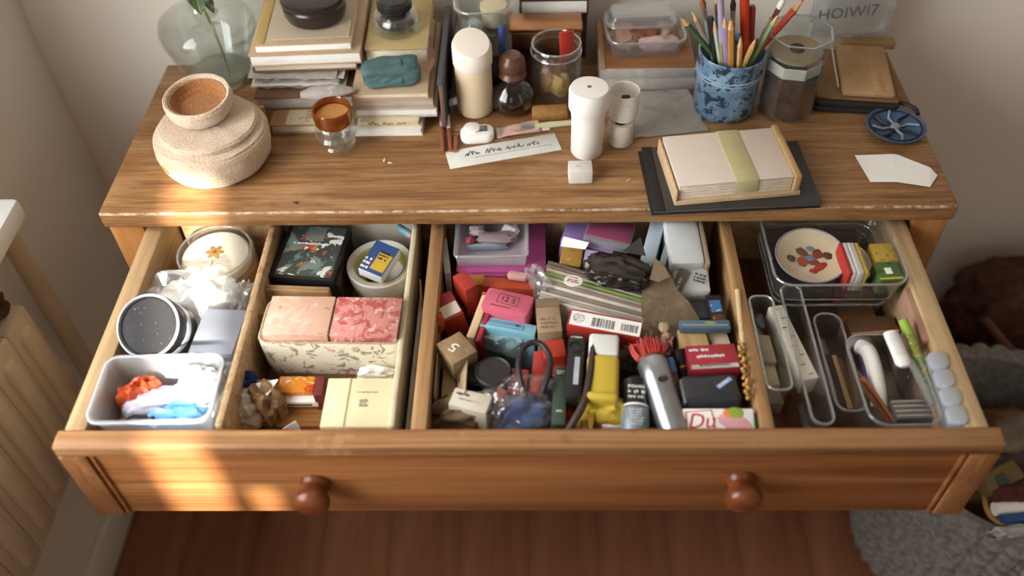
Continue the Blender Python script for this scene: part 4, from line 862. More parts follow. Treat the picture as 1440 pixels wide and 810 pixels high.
# floral fabric box with two covered notebooks
m, W_, D_ = frame3((353, 483, -.098), (572, 486, -.098), (367, 419, -.098), .062)
t = T('fabric_box', 'floral fabric storage box holding two patterned blocks', 'box', m)
def shell(W, D, H, r, wall):
    bm = nb()
    def ring(ins, z): return [Vector((x, y, z)) for x, y in rrect(W-2*ins, D-2*ins, max(r-ins, .002), 6)]
    return loft(bm, [ring(.004, 0), ring(.002, .002), ring(0, .02), ring(-.001, H-.002), ring(0, H), ring(wall, H), ring(wall+.0005, H-.003), ring(wall+.003, .004)])
W_ *= .935; O('walls', shell(W_, D_, .062, .014, .0035), 'floral_cloth', t)
O('top_binding', rim_bm(W_-.003, D_-.003, .0618, .013, .0022, 6), M('binding', '#b09468', .8, 0, .1, 60), t)
T1('box_riser', 'plain kraft carton supporting the floral fabric box', 'carton', box0(W_*.9, D_*.85, DB*-1-.16-.0045, .001), 'kraft', TM((m.translation.x, m.translation.y, ZL+.0003), 0))
mm = m
def blockb(name, label, x, wdt, mat, hh):
    t = T(name, label, 'notebook', mm @ TM((x, .0, .0045)))
    O('page_block', bx(nb(), (0, .0, hh/2), (wdt-.003, D_-.013, hh-.004), .001), 'pages', t); O('cover', bx(nb(), (0, 0, hh-.0015), (wdt, D_-.0105, .004), .0016), mat, t); O('back_cover', bx(nb(), (0, 0, .001), (wdt, D_-.0105, .002), .0008), mat, t)
    O('front_edge', bx(nb(), (0, -(D_-.0105)/2+.001, hh/2), (wdt-.001, .0018, hh-.003), .0008), mat, t)
blockb('patterned_notebook', 'pale pink flecked notebook block in the floral fabric box', -.0395, .077, 'pink_paper', .067); blockb('patterned_notebook', 'red and cream mottled notebook block in the floral fabric box', .0405, .079, 'red_paper', .0665)
# front of the flowered box
t, W_, D_ = FB('cream_box', 'cream card box with a small square stamp near drawer front', 'box', ((449, 601), (553, 601), (458, 532)), -.117, .079, 'cream_card', .0015)
top(t, .079, slab(.0012, D_*.98, .0006), P('#b9a97e', .8), 'lid_seam', -W_*.18); top(t, .079, scribble(W_*.34, .003, 1, 7, .0003), 'ink_grey', 'lettering', W_*.1, D_*.2); top(t, .079, scribble(.011, .011, 5, 8, .0006), 'ink_grey', 'stamp', W_*.06, -D_*.02)
t, W_, D_ = FB('wooden_tray', 'shallow orange-brown wooden tray beneath the toffee wrapper', 'tray', ((386, 600), (449, 600), (399, 536)), -.16, .0355, wood('tray_wood', '#7e4f27', '#a4703d', '#b98650', (2, 40, 40), .6, .3), .001)
O('step', bx(nb(), (0, D_*.16, .0395), (W_*.96, D_*.6, .008), .001), 'tray_wood', t)
t, W_, D_ = FB('white_card_tray', 'small white card tray under the orange toffee wrapper', 'tray', ((388, 566), (447, 566), (396, 532)), -.142, .0095, 'white_card')
O('dark_slot', bx(nb(), (.002, -D_/2-.0002, .004), (W_*.6, .0006, .003)), P('#5a4a40', .7), t)
F1('toffee_wrapper', 'orange and yellow printed sweet wrapper on the white tray', 'wrapper', ((388, 552), (440, 552), (398, 529)), -.134, .0075, 'toffee_print', .002)
F1('maroon_notebook', 'thin maroon notebook wedged behind the cream box', 'notebook', ((440, 556), (452, 556), (446, 529)), -.128, .03, P('#6d2a2a', .6))
wadded('kraft_scrap', 'crumpled brown corrugated card scrap near drawer front', 'card scrap', 385, 588, -.175, (.032, .04, .055), M('corrugated', '#8a6a4c', .85, 0, .12, 50), 61, .5, .6)
T1('folded_white_card', 'folded white card triangle standing on the crumpled scraps', 'card', polysheet([at(352, 541, -.125), at(392, 534, -.115), at(374, 561, -.125), at(366, 557, -.128)], .001), 'white_card', smooth=0)
wadded('cream_wad', 'crumpled cream paper wad beside the blue foil', 'paper', 350, 592, -.17, (.046, .034, .042), 'paper', 62, .5, .2)
wadded('blue_foil', 'crumpled dark blue foil wrapper among the paper scraps', 'wrapper', 357, 566, -.17, (.026, .024, .05), M('foil_navy', '#2f4a86', .3, .3, .3, 40), 63, .5, .4)
wadded('navy_wad', 'round navy paper wad against the floral wall', 'paper', 339, 568, -.17, (.028, .024, .045), P('#33365f', .7), 64, .3, 0, False)
wadded('blue_scrap', 'small bright blue scrap at the front of the flowered box', 'wrapper', 337, 601, -.175, (.022, .014, .03), P('#4a6ea5', .4), 65, .4)
T1('white_corner', 'white card corner sticking up by the wooden tray front', 'card', polysheet([at(397, 603, -.15), at(416, 592, -.13), at(423, 605, -.15)], .001), 'white_card', smooth=0)
wadded('tissue_paper', 'crumpled white tissue paper behind the cream box', 'tissue', 532, 536, -.158, (.04, .012, .026), 'white_card', 66, .5, .1)
wadded('yellow_scrap', 'small pale yellow wax paper scrap behind the blue foil', 'paper', 347, 556, -.165, (.018, .016, .05), P('#b5a35f', .7), 67, .4)
T1('packing_slip', 'narrow grey card strip standing between flowered box and divider', 'card', box0(.005, .2, .07, .001), 'paper_grey', TM((-.130, -.12, DB)))

# ------------------------------------------------------------------ drawer: middle section
ZB = DB + .0004
def hz(z): return z - ZB
# back row
t, W_, D_ = FB('pink_case', 'bright pink plastic case at the back of the drawer', 'case', ((641, 383), (768, 382), (631, 312)), -.122, hz(-.122), M('pink_plastic', '#b0508a', .35, 0, .08, 20), .002, r=.006)
O('front_face_trim', bx(nb(), (0, -D_/2-.0004, .07), (W_*.97, .0008, .006), .0003), P('#d070a8', .35), t)
m = t.matrix_world @ TM((-.012, .004, hz(-.122)+.0006))
t = T('clear_card_tray', 'clear plastic tray of clutter on the pink case', 'tray', m)
O('tray', tray_bm(W_*.82, D_*.98, .022, .006, .0014, .003, .002, 5), 'frost_plastic', t); O('rim', rim_bm(W_*.81, D_*.985, .0215, .006, .0012, 5), 'clear_rim', t)
for k, (x, y, c, s, nm) in enumerate(((-.02, .012, '#a89a9c', (.02, .018, .014), 'grey'), (.006, .0, '#8f7d80', (.05, .02, .012), 'mauve'), (-.028, -.006, '#9a3d48', (.012, .014, .013), 'crimson'), (.024, .016, '#d3cfcf', (.022, .016, .012), 'white'), (-.006, -.014, '#7d8a94', (.05, .008, .01), 'slate'))):
    T1('small_trinket', '%s wrapped trinket inside the clear tray on the pink case' % nm, 'trinket', blob(*s, 70+k, .3, 2.2, 3), P(c, .5), m @ TM((x, y, .0036)), None, 50)
F1('grey_rod_box', 'tall thin grey card box beside the pink case and divider', 'box', ((625, 385), (634, 384), (627, 335)), -.115, hz(-.115), 'paper_grey')
t, W_, D_ = FB('lilac_box', 'lilac plastic box stacked behind the ochre pack', 'box', ((788, 338, -.112), (862, 357, -.118), (799, 304, -.112)), 0, .07, M('lilac_plastic', '#9a7fb8', .3, 0, .06, 20), .002)
t, W_, D_ = FB('grey_plastic_box', 'smoky clear plastic box with a maroon lid at the drawer back', 'box', ((820, 335, -.104), (884, 349, -.106), (829, 302, -.104)), 0, .012, 'frost_plastic', .002)
O('maroon_lid', bx(nb(), (0, .002, .0125), (W_*.95, D_*.8, .002), .0008), P('#8a4560', .4), t)
t, W_, D_ = FB('brown_pack', 'ochre and brown printed pack with white folded flaps', 'pack', ((786, 372, -.118), (816, 376, -.118), (779, 345, -.11)), 0, .06, spots('ochre_print', '#a07a35', [('#6d4a22', 50, .55, .05, .8), ('#c9b06a', 60, .6, .05, .8)], .5), .001)
O('flap', polysheet([(-.016, .012, .061), (.016, .012, .061), (.02, .02, .066), (-.014, .024, .066)], .0007), 'white_card', t)
F1('lilac_sleeve', 'pale lilac card sleeve beside the ochre pack', 'sleeve', ((818, 374, -.12), (836, 377, -.12), (808, 348, -.112)), 0, .05, P('#a89cbc', .6))
# bundle of booklets on edge
for k in range(11):
    o1 = (752 + 1.2*k, 421 - 5.4*k); o2 = (903 + .2*k, 462 - 5.0*k)
    a, b2 = at(*o1, -.106), at(*o2, -.112); d = (b2-a); Lk = d.length*(1 - .03*abs(math.sin(k*1.7))); ang = math.atan2(d.y, d.x)
    mid = (a+b2)/2
    hx = ('#d9d4cb', '#b7aca0', '#c9c3b8', '#8f8378', '#d5cfc4', '#a5937f', '#b9aca2', '#7f9a4f', '#c4b8a8', '#8a7768', '#6d5f55')[k]
    nm = ('white', 'fawn', 'ivory', 'taupe', 'chalk', 'tan', 'dusty', 'leaf green', 'cream', 'umber', 'dark brown')[k]
    T1('booklet', 'thin %s booklet standing on edge in the slanting bundle' % nm, 'booklet', bx(nb(), (0, 0, .0425), (Lk, .0036, .085 - .004*abs(math.sin(k*2.3))), .0006), P(hx, .75), TM((mid.x, mid.y, ZB+.0022), ang, -.1, .02), 'slanting bundle of booklets')
wadded('film_scrunch', 'scrunched clear wrapper around the left end of the booklets', 'plastic film', 757, 412, -.14, (.022, .045, .036), 'film', 71, .4, .4, group=None, sm=40)
t = T('round_sticker', 'small white round sticker with red script on the booklets', 'sticker', TM(at(806, 396, -.098), -.3, -.2))
O('disc', lathe([(0, 0), (.0115, 0), (.0115, .001), (0, .001)], 24), 'white_card', t); O('script', scribble(.014, .007, 2, 9, .0008), 'ink_red', t, TM((0, -.001, .0012))); O('rule', scribble(.012, .003, 1, 10, .0006), 'ink', t, TM((0, .006, .0012)))
t = T('dark_pouch', 'dark cellophane pouch with a red label over the booklets', 'pouch', TM(at(866, 392, -.112), -.35, -.05))
O('film_body', blob(.076, .046, .026, 72, .25, 1.8, 5, 3, True, True), 'film_dark', t, smooth=40); O('contents', blob(.066, .036, .02, 73, .25, 2.2, 4), P('#3a302c', .6), t, TM((0, 0, .003)), 50)
O('red_label', bx(nb(), (-.012, -.012, .0245), (.034, .006, .001), .0004), P('#b3422f', .5), t, TM((0, 0, 0), 0, .25))
O('torn_top', polysheet([(.0, .018, .03), (.03, .02, .03), (.018, .034, .046)], .0008), P('#2c2523', .4), t)
# left cluster
F1('orange_pencil_case', 'soft orange pencil case lying before the pink case', 'pencil case', ((676, 402, -.123), (752, 408, -.123), (680, 387, -.125)), 0, .07, P('#b5492b', .6), .004)
F1('yellow_card', 'ochre yellow card wedged behind the red box', 'card', ((652, 402), (682, 400), (650, 388)), -.125, .07, P('#b8862f', .6))
t = T('pink_eraser', 'pale pink rounded eraser on the orange pencil case', 'eraser', TM(at(728, 392, -.1225), -.2)); O('body', rslab(.026, .011, .008, .005, 5, .002), P('#c99a94', .6), t)
t, W_, D_ = FB('red_box', 'red lacquered narrow box against the wooden divider', 'box', ((655, 409), (672, 400), (632, 391)), -.102, .05, M('red_card', '#a8352a', .45, 0, .1, 30), .001)
t = T('red_matchbook', 'red card case with cream inside standing beside pink box', 'case', frame3((656, 474, -.12), (668, 477, -.12), (668, 412, -.106), .07)[0])
_, W_, D_ = frame3((656, 474, -.12), (668, 477, -.12), (668, 412, -.106), .07)
O('cream_core', bx(nb(), (-.001, 0, .035), (W_-.001, D_, .07), .001), M('cream_core', '#cdb38a', .7, 0, .06, 40), t); O('red_side', bx(nb(), (W_/2+.003, 0, .033), (.006, D_*1.05, .07), .0012), P('#a82a3a', .45), t); O('red_end', bx(nb(), (0, D_/2+.002, .0355), (W_+.002, .004, .071), .001), 'red_card', t)
t, W_, D_ = FB('curved_booklet', 'bent old magazine with red cover against the divider', 'magazine', ((622, 455, -.125), (652, 440, -.12), (618, 415, -.12)), 0, .06, 'red_card', .002)
O('pages', bx(nb(), (0, -D_*.2, .061), (W_*.9, D_*.45, .002), .0008), 'pages', t)
T1('grey_feather', 'thin beige card standing on edge by the divider', 'card', box0(.0015, .035, .085, .0004), 'tan_cover', TM(at(624, 440, ZB)+Vector((-.02, -.035, 0)), .1))
wadded('orange_bead', 'small orange tassel beside the kraft box', 'tassel', 617, 466, -.135, (.014, .014, .03), P('#b5532a', .7), 75, .4)
wadded('dark_wad', 'dark crumpled cloth between the magazine and kraft box', 'cloth', 636, 460, -.165, (.03, .035, .04), P('#3a3036', .9), 76, .35, 0, False)
t, W_, D_ = FB('pink_box', 'pink card box with rounded end and stamped number', 'box', ((675, 431), (741, 446), (687, 403)), -.103, hz(-.103), M('pink_card', '#c65f74', .5, 0, .05, 25), .002, r=.005)
text('12 5', .011, 'ink', t, TM((0, .002, hz(-.103)+.0002), -.05), name='number'); top(t, hz(-.103), scribble(W_*.5, .002, 1, 12, .0003), 'ink', 'rule', -.004, -.01)
fbm = nb()
for a in ((.022, .001), ):
    for s in (-1, 1): bx(fbm, (0, s*.007, 0), (.026, .0006, .0002)); bx(fbm, (s*.013, 0, 0), (.0006, .014, .0002))
top(t, hz(-.103), fbm, 'ink', 'stamp_frame', 0, .002, -.05)
t, W_, D_ = FB('blue_box', 'light blue long box with dark ruled lines under the pink box', 'box', ((671, 458), (751, 473), (674, 443)), -.117, hz(-.117), M('blue_card', '#7fb4c9', .5, 0, .05, 25), .001)
lb2 = nb()
for y in (.0035, .001, -.003): bx(lb2, (-.004, y, 0), (W_*.62, .0007, .0002))
bx(lb2, (.02, 0, 0), (.0008, .009, .0002)); bx(lb2, (.012, .002, 0), (.005, .003, .0002)); top(t, hz(-.117), lb2, P('#2e5568', .6), 'ruled_lines')
wadded('blue_tissue', 'pale blue wrapping paper crumpled beside the camera lens', 'paper', 712, 497, -.165, (.05, .02, .042), P('#8fb0b8', .6), 77, .4, -.2)
t, W_, D_ = FB('brown_carton', 'small brown carton with dark print between blue box and barcode pack', 'carton', ((757, 468), (791, 466), (753, 421)), -.106, hz(-.106), 'carton', .0008)
top(t, hz(-.106), slab(W_*.98, D_*.26, .0006), M('carton_dark', '#7d6a54', .85, 0, .1, 50), 'folded_flap', 0, D_*.36); top(t, hz(-.106), scribble(W_*.7, D_*.36, 3, 13, .0005), 'ink_brown', 'lettering', 0, -D_*.24)
F1('carton_side', 'pinkish thin card strip at the side of the brown carton', 'card', ((752, 440), (755, 440), (750, 420)), -.112, .07, P('#b0766a', .7))
t, W_, D_ = FB('barcode_pack', 'red pack with a white barcode label lying on the booklets', 'pack', ((797, 457, -.098), (899, 476, -.1), (801, 433, -.096)), 0, .03, M('pack_red', '#a5342a', .4, 0, .06, 25), .0015)
top(t, .03, slab(W_*.97, D_*.8, .0004), 'white_card', 'label', .001, -.001); O('barcode', barcode(W_*.3, D_*.5, 3), 'ink', t, TM((-.002, -.002, .0307))); O('barcode', barcode(W_*.24, D_*.42, 9), 'ink', t, TM((.03, -.002, .0307)))
top(t, .0304, scribble(.011, .01, 3, 15, .0007), 'ink_grey', 'emblem', -W_*.36); O('emblem_ring', tube([(.0065*math.cos(a*PI/10), .0065*math.sin(a*PI/10), 0) for a in range(21)], .0003, 4), 'ink_grey', t, TM((-W_*.36, 0, .0306)))
# kraft box, lens, cartons
t, W_, D_ = FB('kraft_cube', 'ribbed brown kraft box with a white logo, set askew', 'box', ((637, 513), (671, 494), (615, 483)), -.104, hz(-.104), M('kraft_ribbed', '#8f7655', .85, 0, .15, 120), .001)
text('5', .018, 'ink_white', t, TM((-.002, .002, hz(-.104)+.0003), 1.9), name='logo', sx=1.3)
p = at(693, 512, -.103); p.z = ZB
t = T('camera_lens', 'black camera lens standing cap up among the boxes', 'camera lens', TM(p))
O('barrel', lathe([(0, 0), (.019, 0), (.0205, .002), (.0205, .03), (.0195, .031), (.0195, .04), (.021, .041), (.021, .07), (.02, .072), (0, .072)], 40), 'black_matte', t)
def grip(r, z, a, k): return r + (.0006 if int(a/(2*PI)*80) % 2 else 0), z
O('grip_ring', lathe([(.0205, .045), (.0222, .046), (.0222, .064), (.0205, .065)], 80, fn=grip), 'black_plastic', t); O('lens_cap', lathe([(0, .072), (.0205, .072), (.0215, .074), (.0215, .082), (.0195, .0845), (.018, .083), (0, .083)], 40), M('cap_black', '#2b2725', .5, 0, .2, 90), t)
t, W_, D_ = FB('black_camera', 'black compact camera body behind the white card box', 'camera', ((642, 538, -.125), (682, 545, -.125), (652, 505, -.122)), 0, .07, 'black_plastic', .004)
O('lens_ring', lathe([(0, 0), (.012, 0), (.0125, .003), (.0095, .004), (.008, .002), (0, .001)], 28), 'black_matte', t, TM((.0, -.002, .07)))
t = T('open_carton', 'open tan carton with raised flaps against the divider', 'carton', TM(Vector((-.0895, -.15, ZB))))
cw = nb(); bx(cw, (-.012, 0, .043), (.0014, .06, .086)); bx(cw, (.012, 0, .034), (.0014, .06, .068)); bx(cw, (0, .03, .038), (.024, .0014, .076)); bx(cw, (0, -.03, .03), (.024, .0014, .06)); bx(cw, (0, 0, .001), (.024, .06, .0014))
O('walls', cw, 'carton', t, None, 0)
O('flap', bx(nb(), (0, 0, .012), (.0012, .05, .024)), M('flap_tan', '#b59b7a', .85, 0, .08, 50), t, TM((.012, -.004, .068), 0, 0, .5)); O('flap', bx(nb(), (0, 0, .008), (.022, .0012, .016)), 'flap_tan', t, TM((0, -.03, .06), 0, .4)); O('inner_card', bx(nb(), (0, 0, .03), (.016, .05, .06), .001), 'flap_tan', t, TM((.001, 0, .002)))
t, W_, D_ = FB('white_card_box', 'white card box with small dark print near drawer front', 'box', ((630, 569), (683, 582), (637, 544)), -.112, hz(-.112), M('card_white2', '#cfc7b6', .7, 0, .05, 25), .001)
top(t, hz(-.112), scribble(.018, .005, 1, 18, .0009), 'ink', 'lettering', -W_*.2, D_*.22); top(t, hz(-.112), scribble(W_*.6, .004, 1, 19, .0003), 'ink_grey', 'small_print', 0, -D_*.05)
wadded('brown_paper', 'crumpled brown packing paper along the drawer front', 'paper', 655, 602, -.17, (.08, .04, .05), M('packing_brown', '#7d6a52', .8, 0, .12, 40), 80, .4, .1, True, 5)
t = T('blue_bag', 'clear plastic bag of blue cloth near the drawer front', 'plastic bag', TM(at(735, 590, -.165)-Vector((0, 0, .034)), .2))
O('film_body', blob(.092, .066, .09, 81, .3, 1.5, 5, 2.6, True, True), 'thin_film', t, smooth=40)
T1('blue_cloth', 'folded blue cloth inside the clear bag near drawer front', 'cloth', blob(.07, .05, .066, 82, .3, 2.2, 4), M('cloth_blue', '#4f6fa8', .8, 0, .2, 40, .3), TM(at(733, 590, -.165)-Vector((0, 0, .033)), .2), None, 50)
T1('orange_card', 'rust orange card corner beside the blue bag', 'card', polysheet([at(697, 575, -.14), at(700, 545, -.12), at(712, 549, -.12), at(716, 570, -.14)], .002), P('#a5492a', .7), smooth=0)
# red folders, cable, green knife
F1('red_folder', 'glossy red ring folder framed by the cable loop', 'folder', ((744, 551, -.13), (768, 553, -.13), (752, 493, -.124)), 0, hz(-.13), M('red_gloss', '#a83029', .3, 0, .1, 30, spec=.5), .002)
F1('red_folder', 'bright orange-red box behind the green folding knife', 'folder', ((765, 505, -.118), (797, 500, -.116), (765, 480, -.115)), 0, hz(-.118), P('#b23a26', .45), .002)
F1('red_folder', 'small red translucent case between knife and black phone', 'folder', ((776, 530, -.13), (796, 530, -.13), (778, 506, -.13)), 0, hz(-.13), P('#a82b20', .35), .002)
t, W_, D_ = FB('red_label_box', 'red label box with white print beside the camera lens', 'box', ((713, 553, -.128), (738, 556, -.128), (722, 518, -.122)), 0, .06, 'red_gloss', .001)
top(t, .06, scribble(W_*.3, D_*.6, 4, 21, .0008), 'ink_white', 'lettering', -W_*.33, -.002); top(t, .06, slab(W_*.3, D_*.2, .0005), 'paper', 'label', W_*.15, D_*.1)
pts = [at(u, v, z) for u, v, z in ((738, 560, -.115), (733, 540, -.104), (729, 512, -.098), (736, 490, -.096), (750, 482, -.095), (764, 487, -.096), (773, 504, -.098), (771, 526, -.1), (764, 548, -.108), (760, 562, -.118))]
T1('black_cable', 'thick black cable bent into a loop over the red folder', 'cable', tube(smoothpath(pts, 6), .0036, 10), M('rubber', '#2b2627', .5, 0, .1, 40))
t, W_, D_ = FB('green_knife', 'dark green folding knife with white marks standing lengthwise', 'knife', ((775, 597), (795, 598), (778, 514)), -.112, .02, M('knife_green', '#39493a', .5, 0, .1, 40), .002)
top(t, .02, scribble(.008, .006, 2, 23, .0007), 'ink_white', 'lettering', 0, D_*.38); top(t, .02, scribble(.006, .004, 1, 24, .0006), 'ink_white', 'mark', .0, -D_*.28)
F1('red_pouch', 'crumpled orange-red felt under the green knife end', 'pouch', ((788, 585), (806, 585), (790, 555)), -.135, hz(-.135), P('#a83f24', .8), .004)
t, W_, D_ = FB('black_phone', 'black handset with a pale screen strip between folders', 'phone', ((792, 558), (817, 560), (802, 468)), -.102, .02, 'black_plastic', .003, r=.008)
top(t, .02, slab(W_*.3, D_*.42, .0006), M('screen_grey', '#aab3bd', .3, 0, .1, 60), 'screen', W_*.12, -D_*.1); O('ear_ring', tube([(.0085*math.cos(a*PI/10), .0075*math.sin(a*PI/10), 0) for a in range(21)], .0012, 6), 'black_matte', t, TM((0, D_*.28, .0205)))
top(t, .02, scribble(W_*.7, .004, 1, 26, .0006), 'ink_white', 'lettering', 0, D_*.43)
pts = [at(u, v, z) for u, v, z in ((834, 476, -.1), (833, 505, -.098), (828, 540, -.098), (822, 565, -.1), (808, 592, -.108), (797, 610, -.12))]
T1('brown_strap', 'dark brown flat strap curving beside the yellow case', 'strap', tube(smoothpath(pts, 5), .0045, 8), P('#3b2c26', .6))
# yellow case
m, W_, D_ = frame3((824, 559, -.096), (869, 562, -.096), (833, 467, -.092), .05)
t = T('yellow_case', 'yellow plastic case with a white lid standing lengthwise', 'case', m)
O('yellow_body', bx(nb(), (0, -D_*.16, .0245), (W_*1.04, D_*.68, .049), .006, None, 3), M('plastic_yellow', '#c7ae3e', .4, 0, .05, 20), t); O('end_step', bx(nb(), (0, -D_*.46, .03), (W_*1.06, D_*.12, .044), .005, None, 3), 'plastic_yellow', t)
O('white_lid', bx(nb(), (0, D_*.34, .024), (W_*.99, D_*.34, .048), .004, None, 3), M('lid_white', '#d8d9d6', .4, 0, .03, 20), t)
F1('case_prop', 'dark carton carrying the yellow case on the drawer floor', 'carton', ((832, 556), (866, 558), (838, 480)), -.1465, hz(-.1465), P('#4a3a30', .8))
F1('white_label_box', 'plain white box under the front of the yellow case', 'box', ((846, 600), (874, 601), (848, 566)), -.125, hz(-.125), 'white_card')
t, W_, D_ = FB('yellow_eraser_box', 'small yellow eraser box with barcode at drawer front', 'box', ((808, 606, -.12), (832, 610, -.12), (824, 578, -.112)), 0, .05, M('box_yellow', '#c9a23a', .5, 0, .06, 25), .002)
O('barcode', barcode(W_*.5, D_*.4, 31), 'ink', t, TM((0, -D_*.15, .0502), .2))
wadded('yellow_wrapper', 'crumpled bright yellow wrapper at the drawer front', 'wrapper', 858, 606, -.16, (.055, .03, .05), M('wrap_yellow', '#c4ab3e', .45, 0, .1, 40), 84, .4, -.2)
F1('red_scrap_box', 'small dark red box behind the yellow eraser box', 'box', ((812, 580), (838, 582), (818, 566)), -.14, hz(-.14), P('#9c2a2a', .5))
# cylinders
a, b2 = at(893, 530, -.108), at(893, 615, -.125)
t, L = rod('black_tube', 'black ointment tube with white lettering and silver label', 'tube', b2, a, .015, None)
O('tube_body', lathe([(0, 0), (.015, .0), (.0152, L*.45), (.0148, L*.9), (.006, L*.99), (0, L)], 28), 'black_plastic', t); O('silver_label', lathe([(.0154, L*.05), (.0157, L*.06), (.0157, L*.42), (.0154, L*.43)], 28), M('label_silver', '#7f8f98', .45, .2, .15, 60), t)
O('white_ring', lathe([(.0154, L*.45), (.0158, L*.455), (.0158, L*.48), (.0154, L*.485)], 28), 'ink_white', t)
up_ = (t.matrix_world.to_3x3().inverted() @ Vector((0, -.6, .8))).normalized(); rr = math.atan2(up_.y, up_.x)
mm = Matrix.Rotation(rr, 4, 'Z') @ Matrix.Translation((.0156, 0, L*.66)) @ Matrix.Rotation(PI/2, 4, 'Y') @ Matrix.Rotation(PI/2, 4, 'Z')
O('lettering', scribble(.018, .018, 3, 33, .0008), 'ink_white', t, mm); mm = Matrix.Rotation(rr, 4, 'Z') @ Matrix.Translation((.0161, 0, L*.25)) @ Matrix.Rotation(PI/2, 4, 'Y') @ Matrix.Rotation(PI/2, 4, 'Z')
O('label_print', scribble(.016, .02, 6, 34, .0004), 'ink_white', t, mm)
a, b2 = at(916, 508, -.098), at(949, 611, -.116)
t, L = rod('steel_flashlight', 'brushed steel flashlight tube pointing to the drawer front', 'flashlight', b2, a, .016, None)
M('brushed_steel', '#aab0b5', .3, .9, .08, 60)
O('barrel', lathe([(0, 0), (.0155, 0), (.0165, .003), (.0165, L-.034), (.0172, L-.032), (.0172, L-.003), (.0155, L), (.013, L), (.0125, L-.004), (0, L-.004)], 40), 'brushed_steel', t)
O('switch', rslab(.012, .006, .002, .003, 4, .0006), 'steel_dark', t, mm @ TM((0, .04, .0025)))
mr = axis_frame(a - (a-b2).normalized()*.002, (a-b2))
t = T('red_brush', 'worn red bristle brush poking out behind the flashlight', 'brush', mr)
O('ferrule', lathe([(0, 0), (.012, 0), (.0125, .008), (0, .008)], 20, sx=1.2, sy=.8), P('#7a3a2c', .5), t)
rnd = random.Random(5); bb = nb()
for k in range(160):
    x, y = rnd.uniform(-.016, .016), rnd.uniform(-.007, .007); L2 = rnd.uniform(.022, .036)*(1-.25*abs(x)/.014)
    tube([(x*.9, y, .007), (x*1.15, y*1.1, L2*.6), (x*1.25+rnd.uniform(-.001, .001), y*1.2, L2)], [.0011, .0009, .0004], 4, bb)
o = O('bristles', bb, P('#b8322a', .6), t); o['kind'] = 'stuff'
wadded('beige_cloth', 'crumpled beige cloth behind the red brush and yellow case', 'cloth', 892, 500, -.16, (.04, .04, .05), P('#8d7a66', .9), 86, .3, 0, False, 4, 2.2, None, 50)
t, L = rod('blue_cap_pen', 'dark pen with a metallic blue cap beside the flashlight', 'pen', at(955, 560, -.12), at(941, 504, -.104), .005, None)
O('barrel', lathe([(0, 0), (.004, 0), (.0048, .01), (.0048, L*.62), (0, L*.62)], 14), P('#5a4038', .4), t); O('cap', lathe([(0, L*.62), (.0056, L*.62), (.0056, L-.004), (.004, L), (0, L)], 14), M('blue_metal', '#4a7ab0', .3, .5, .1, 30), t)
t, L = rod('black_lighter', 'black bottle with gold lettering behind the flashlight', 'bottle', at(964, 535, -.13), at(953, 492, -.11), .009, None)
O('body', lathe([(0, 0), (.009, 0), (.0095, .003), (.0095, L-.004), (.008, L), (0, L)], 18), 'black_plastic', t); O('gold_band', lathe([(.0096, L*.4), (.0098, L*.41), (.0098, L*.46), (.0096, L*.47)], 18), 'brass', t)
wadded('copper_foil', 'small copper coloured foil wad behind the blue-capped pen', 'foil', 936, 494, -.14, (.014, .018, .028), P('#b08070', .35), 87, .4)
# right cluster
def chev(pts, fn): return [at(u, v, fn(u, v)) for u, v in pts]
lp = chev(((922, 364), (908, 388), (902, 415), (902, 445), (908, 470), (918, 484), (932, 486), (950, 474), (966, 463), (984, 449), (968, 424), (952, 408), (943, 386), (934, 372)), lambda u, v: -.092 - (v-362)*.00024 - abs(u-935)*.0001)
T1('suede_glove', 'grey-brown leaf-shaped suede piece draped over the clutter', 'suede', polysheet(lp, .003), 'suede', smooth=50)
T1('suede_lining', 'small pointed suede flap folded up behind leaf-shaped suede', 'suede', polysheet(chev(((921, 364), (914, 392), (928, 396), (942, 390), (934, 374)), lambda u, v: -.086 - (v-362)*.0001), .002), P('#85725a', .9), smooth=0)
T1('wax_drop', 'small cream wax bead lying on the leaf-shaped suede', 'wax', blob(.012, .014, .006, 88, .2, 2, 3), P('#b5a484', .5), TM(at(933, 463, -.1135)))
F1('support_carton', 'plain brown carton beneath the leaf-shaped suede', 'carton', ((912, 470), (955, 468), (918, 400)), -.133, hz(-.133), 'carton')
F1('pale_blue_box', 'tall pale blue box standing at the drawer back', 'box', ((898, 374, -.112), (918, 378, -.112), (909, 306, -.1)), 0, hz(-.112), M('pale_blue', '#b3c3d0', .6, 0, .04, 25))
F1('grey_blue_box', 'narrow grey-white box beside the tall pale blue box', 'box', ((923, 384, -.112), (932, 386, -.112), (931, 306, -.1)), 0, hz(-.112), M('grey_white', '#9aa2a8', .6, 0, .06, 25))
t, W_, D_ = FB('white_paper_bag', 'white paper bag with dark print rolled at the drawer back', 'paper bag', ((944, 372, -.1), (993, 370, -.1), (952, 304, -.089)), 0, .085, M('bag_white', '#cfd3d4', .75, 0, .05, 30), .006)
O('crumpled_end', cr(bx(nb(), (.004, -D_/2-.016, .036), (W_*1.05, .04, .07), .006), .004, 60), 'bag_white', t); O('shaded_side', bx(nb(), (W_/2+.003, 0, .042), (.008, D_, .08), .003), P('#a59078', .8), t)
O('print_panel', bx(nb(), (0, 0, 0), (.014, .036, .0006)), P('#6d665f', .7), t, TM((-.012, -D_/2-.018, .0735), -.5, .1)); O('print', scribble(.016, .014, 3, 41, .0008), 'ink', t, TM((.014, -D_/2-.016, .0745), -.4, .1)); O('label_text', scribble(.03, .006, 1, 42, .0008), 'ink_white', t, TM((-.012, -D_/2-.018, .0742), -2.0, .1))
F1('dark_tin', 'dark flat tin lying below the white paper bag', 'tin', ((962, 448, -.118), (1000, 447, -.118), (965, 425, -.118)), 0, hz(-.118), P('#33333c', .4))
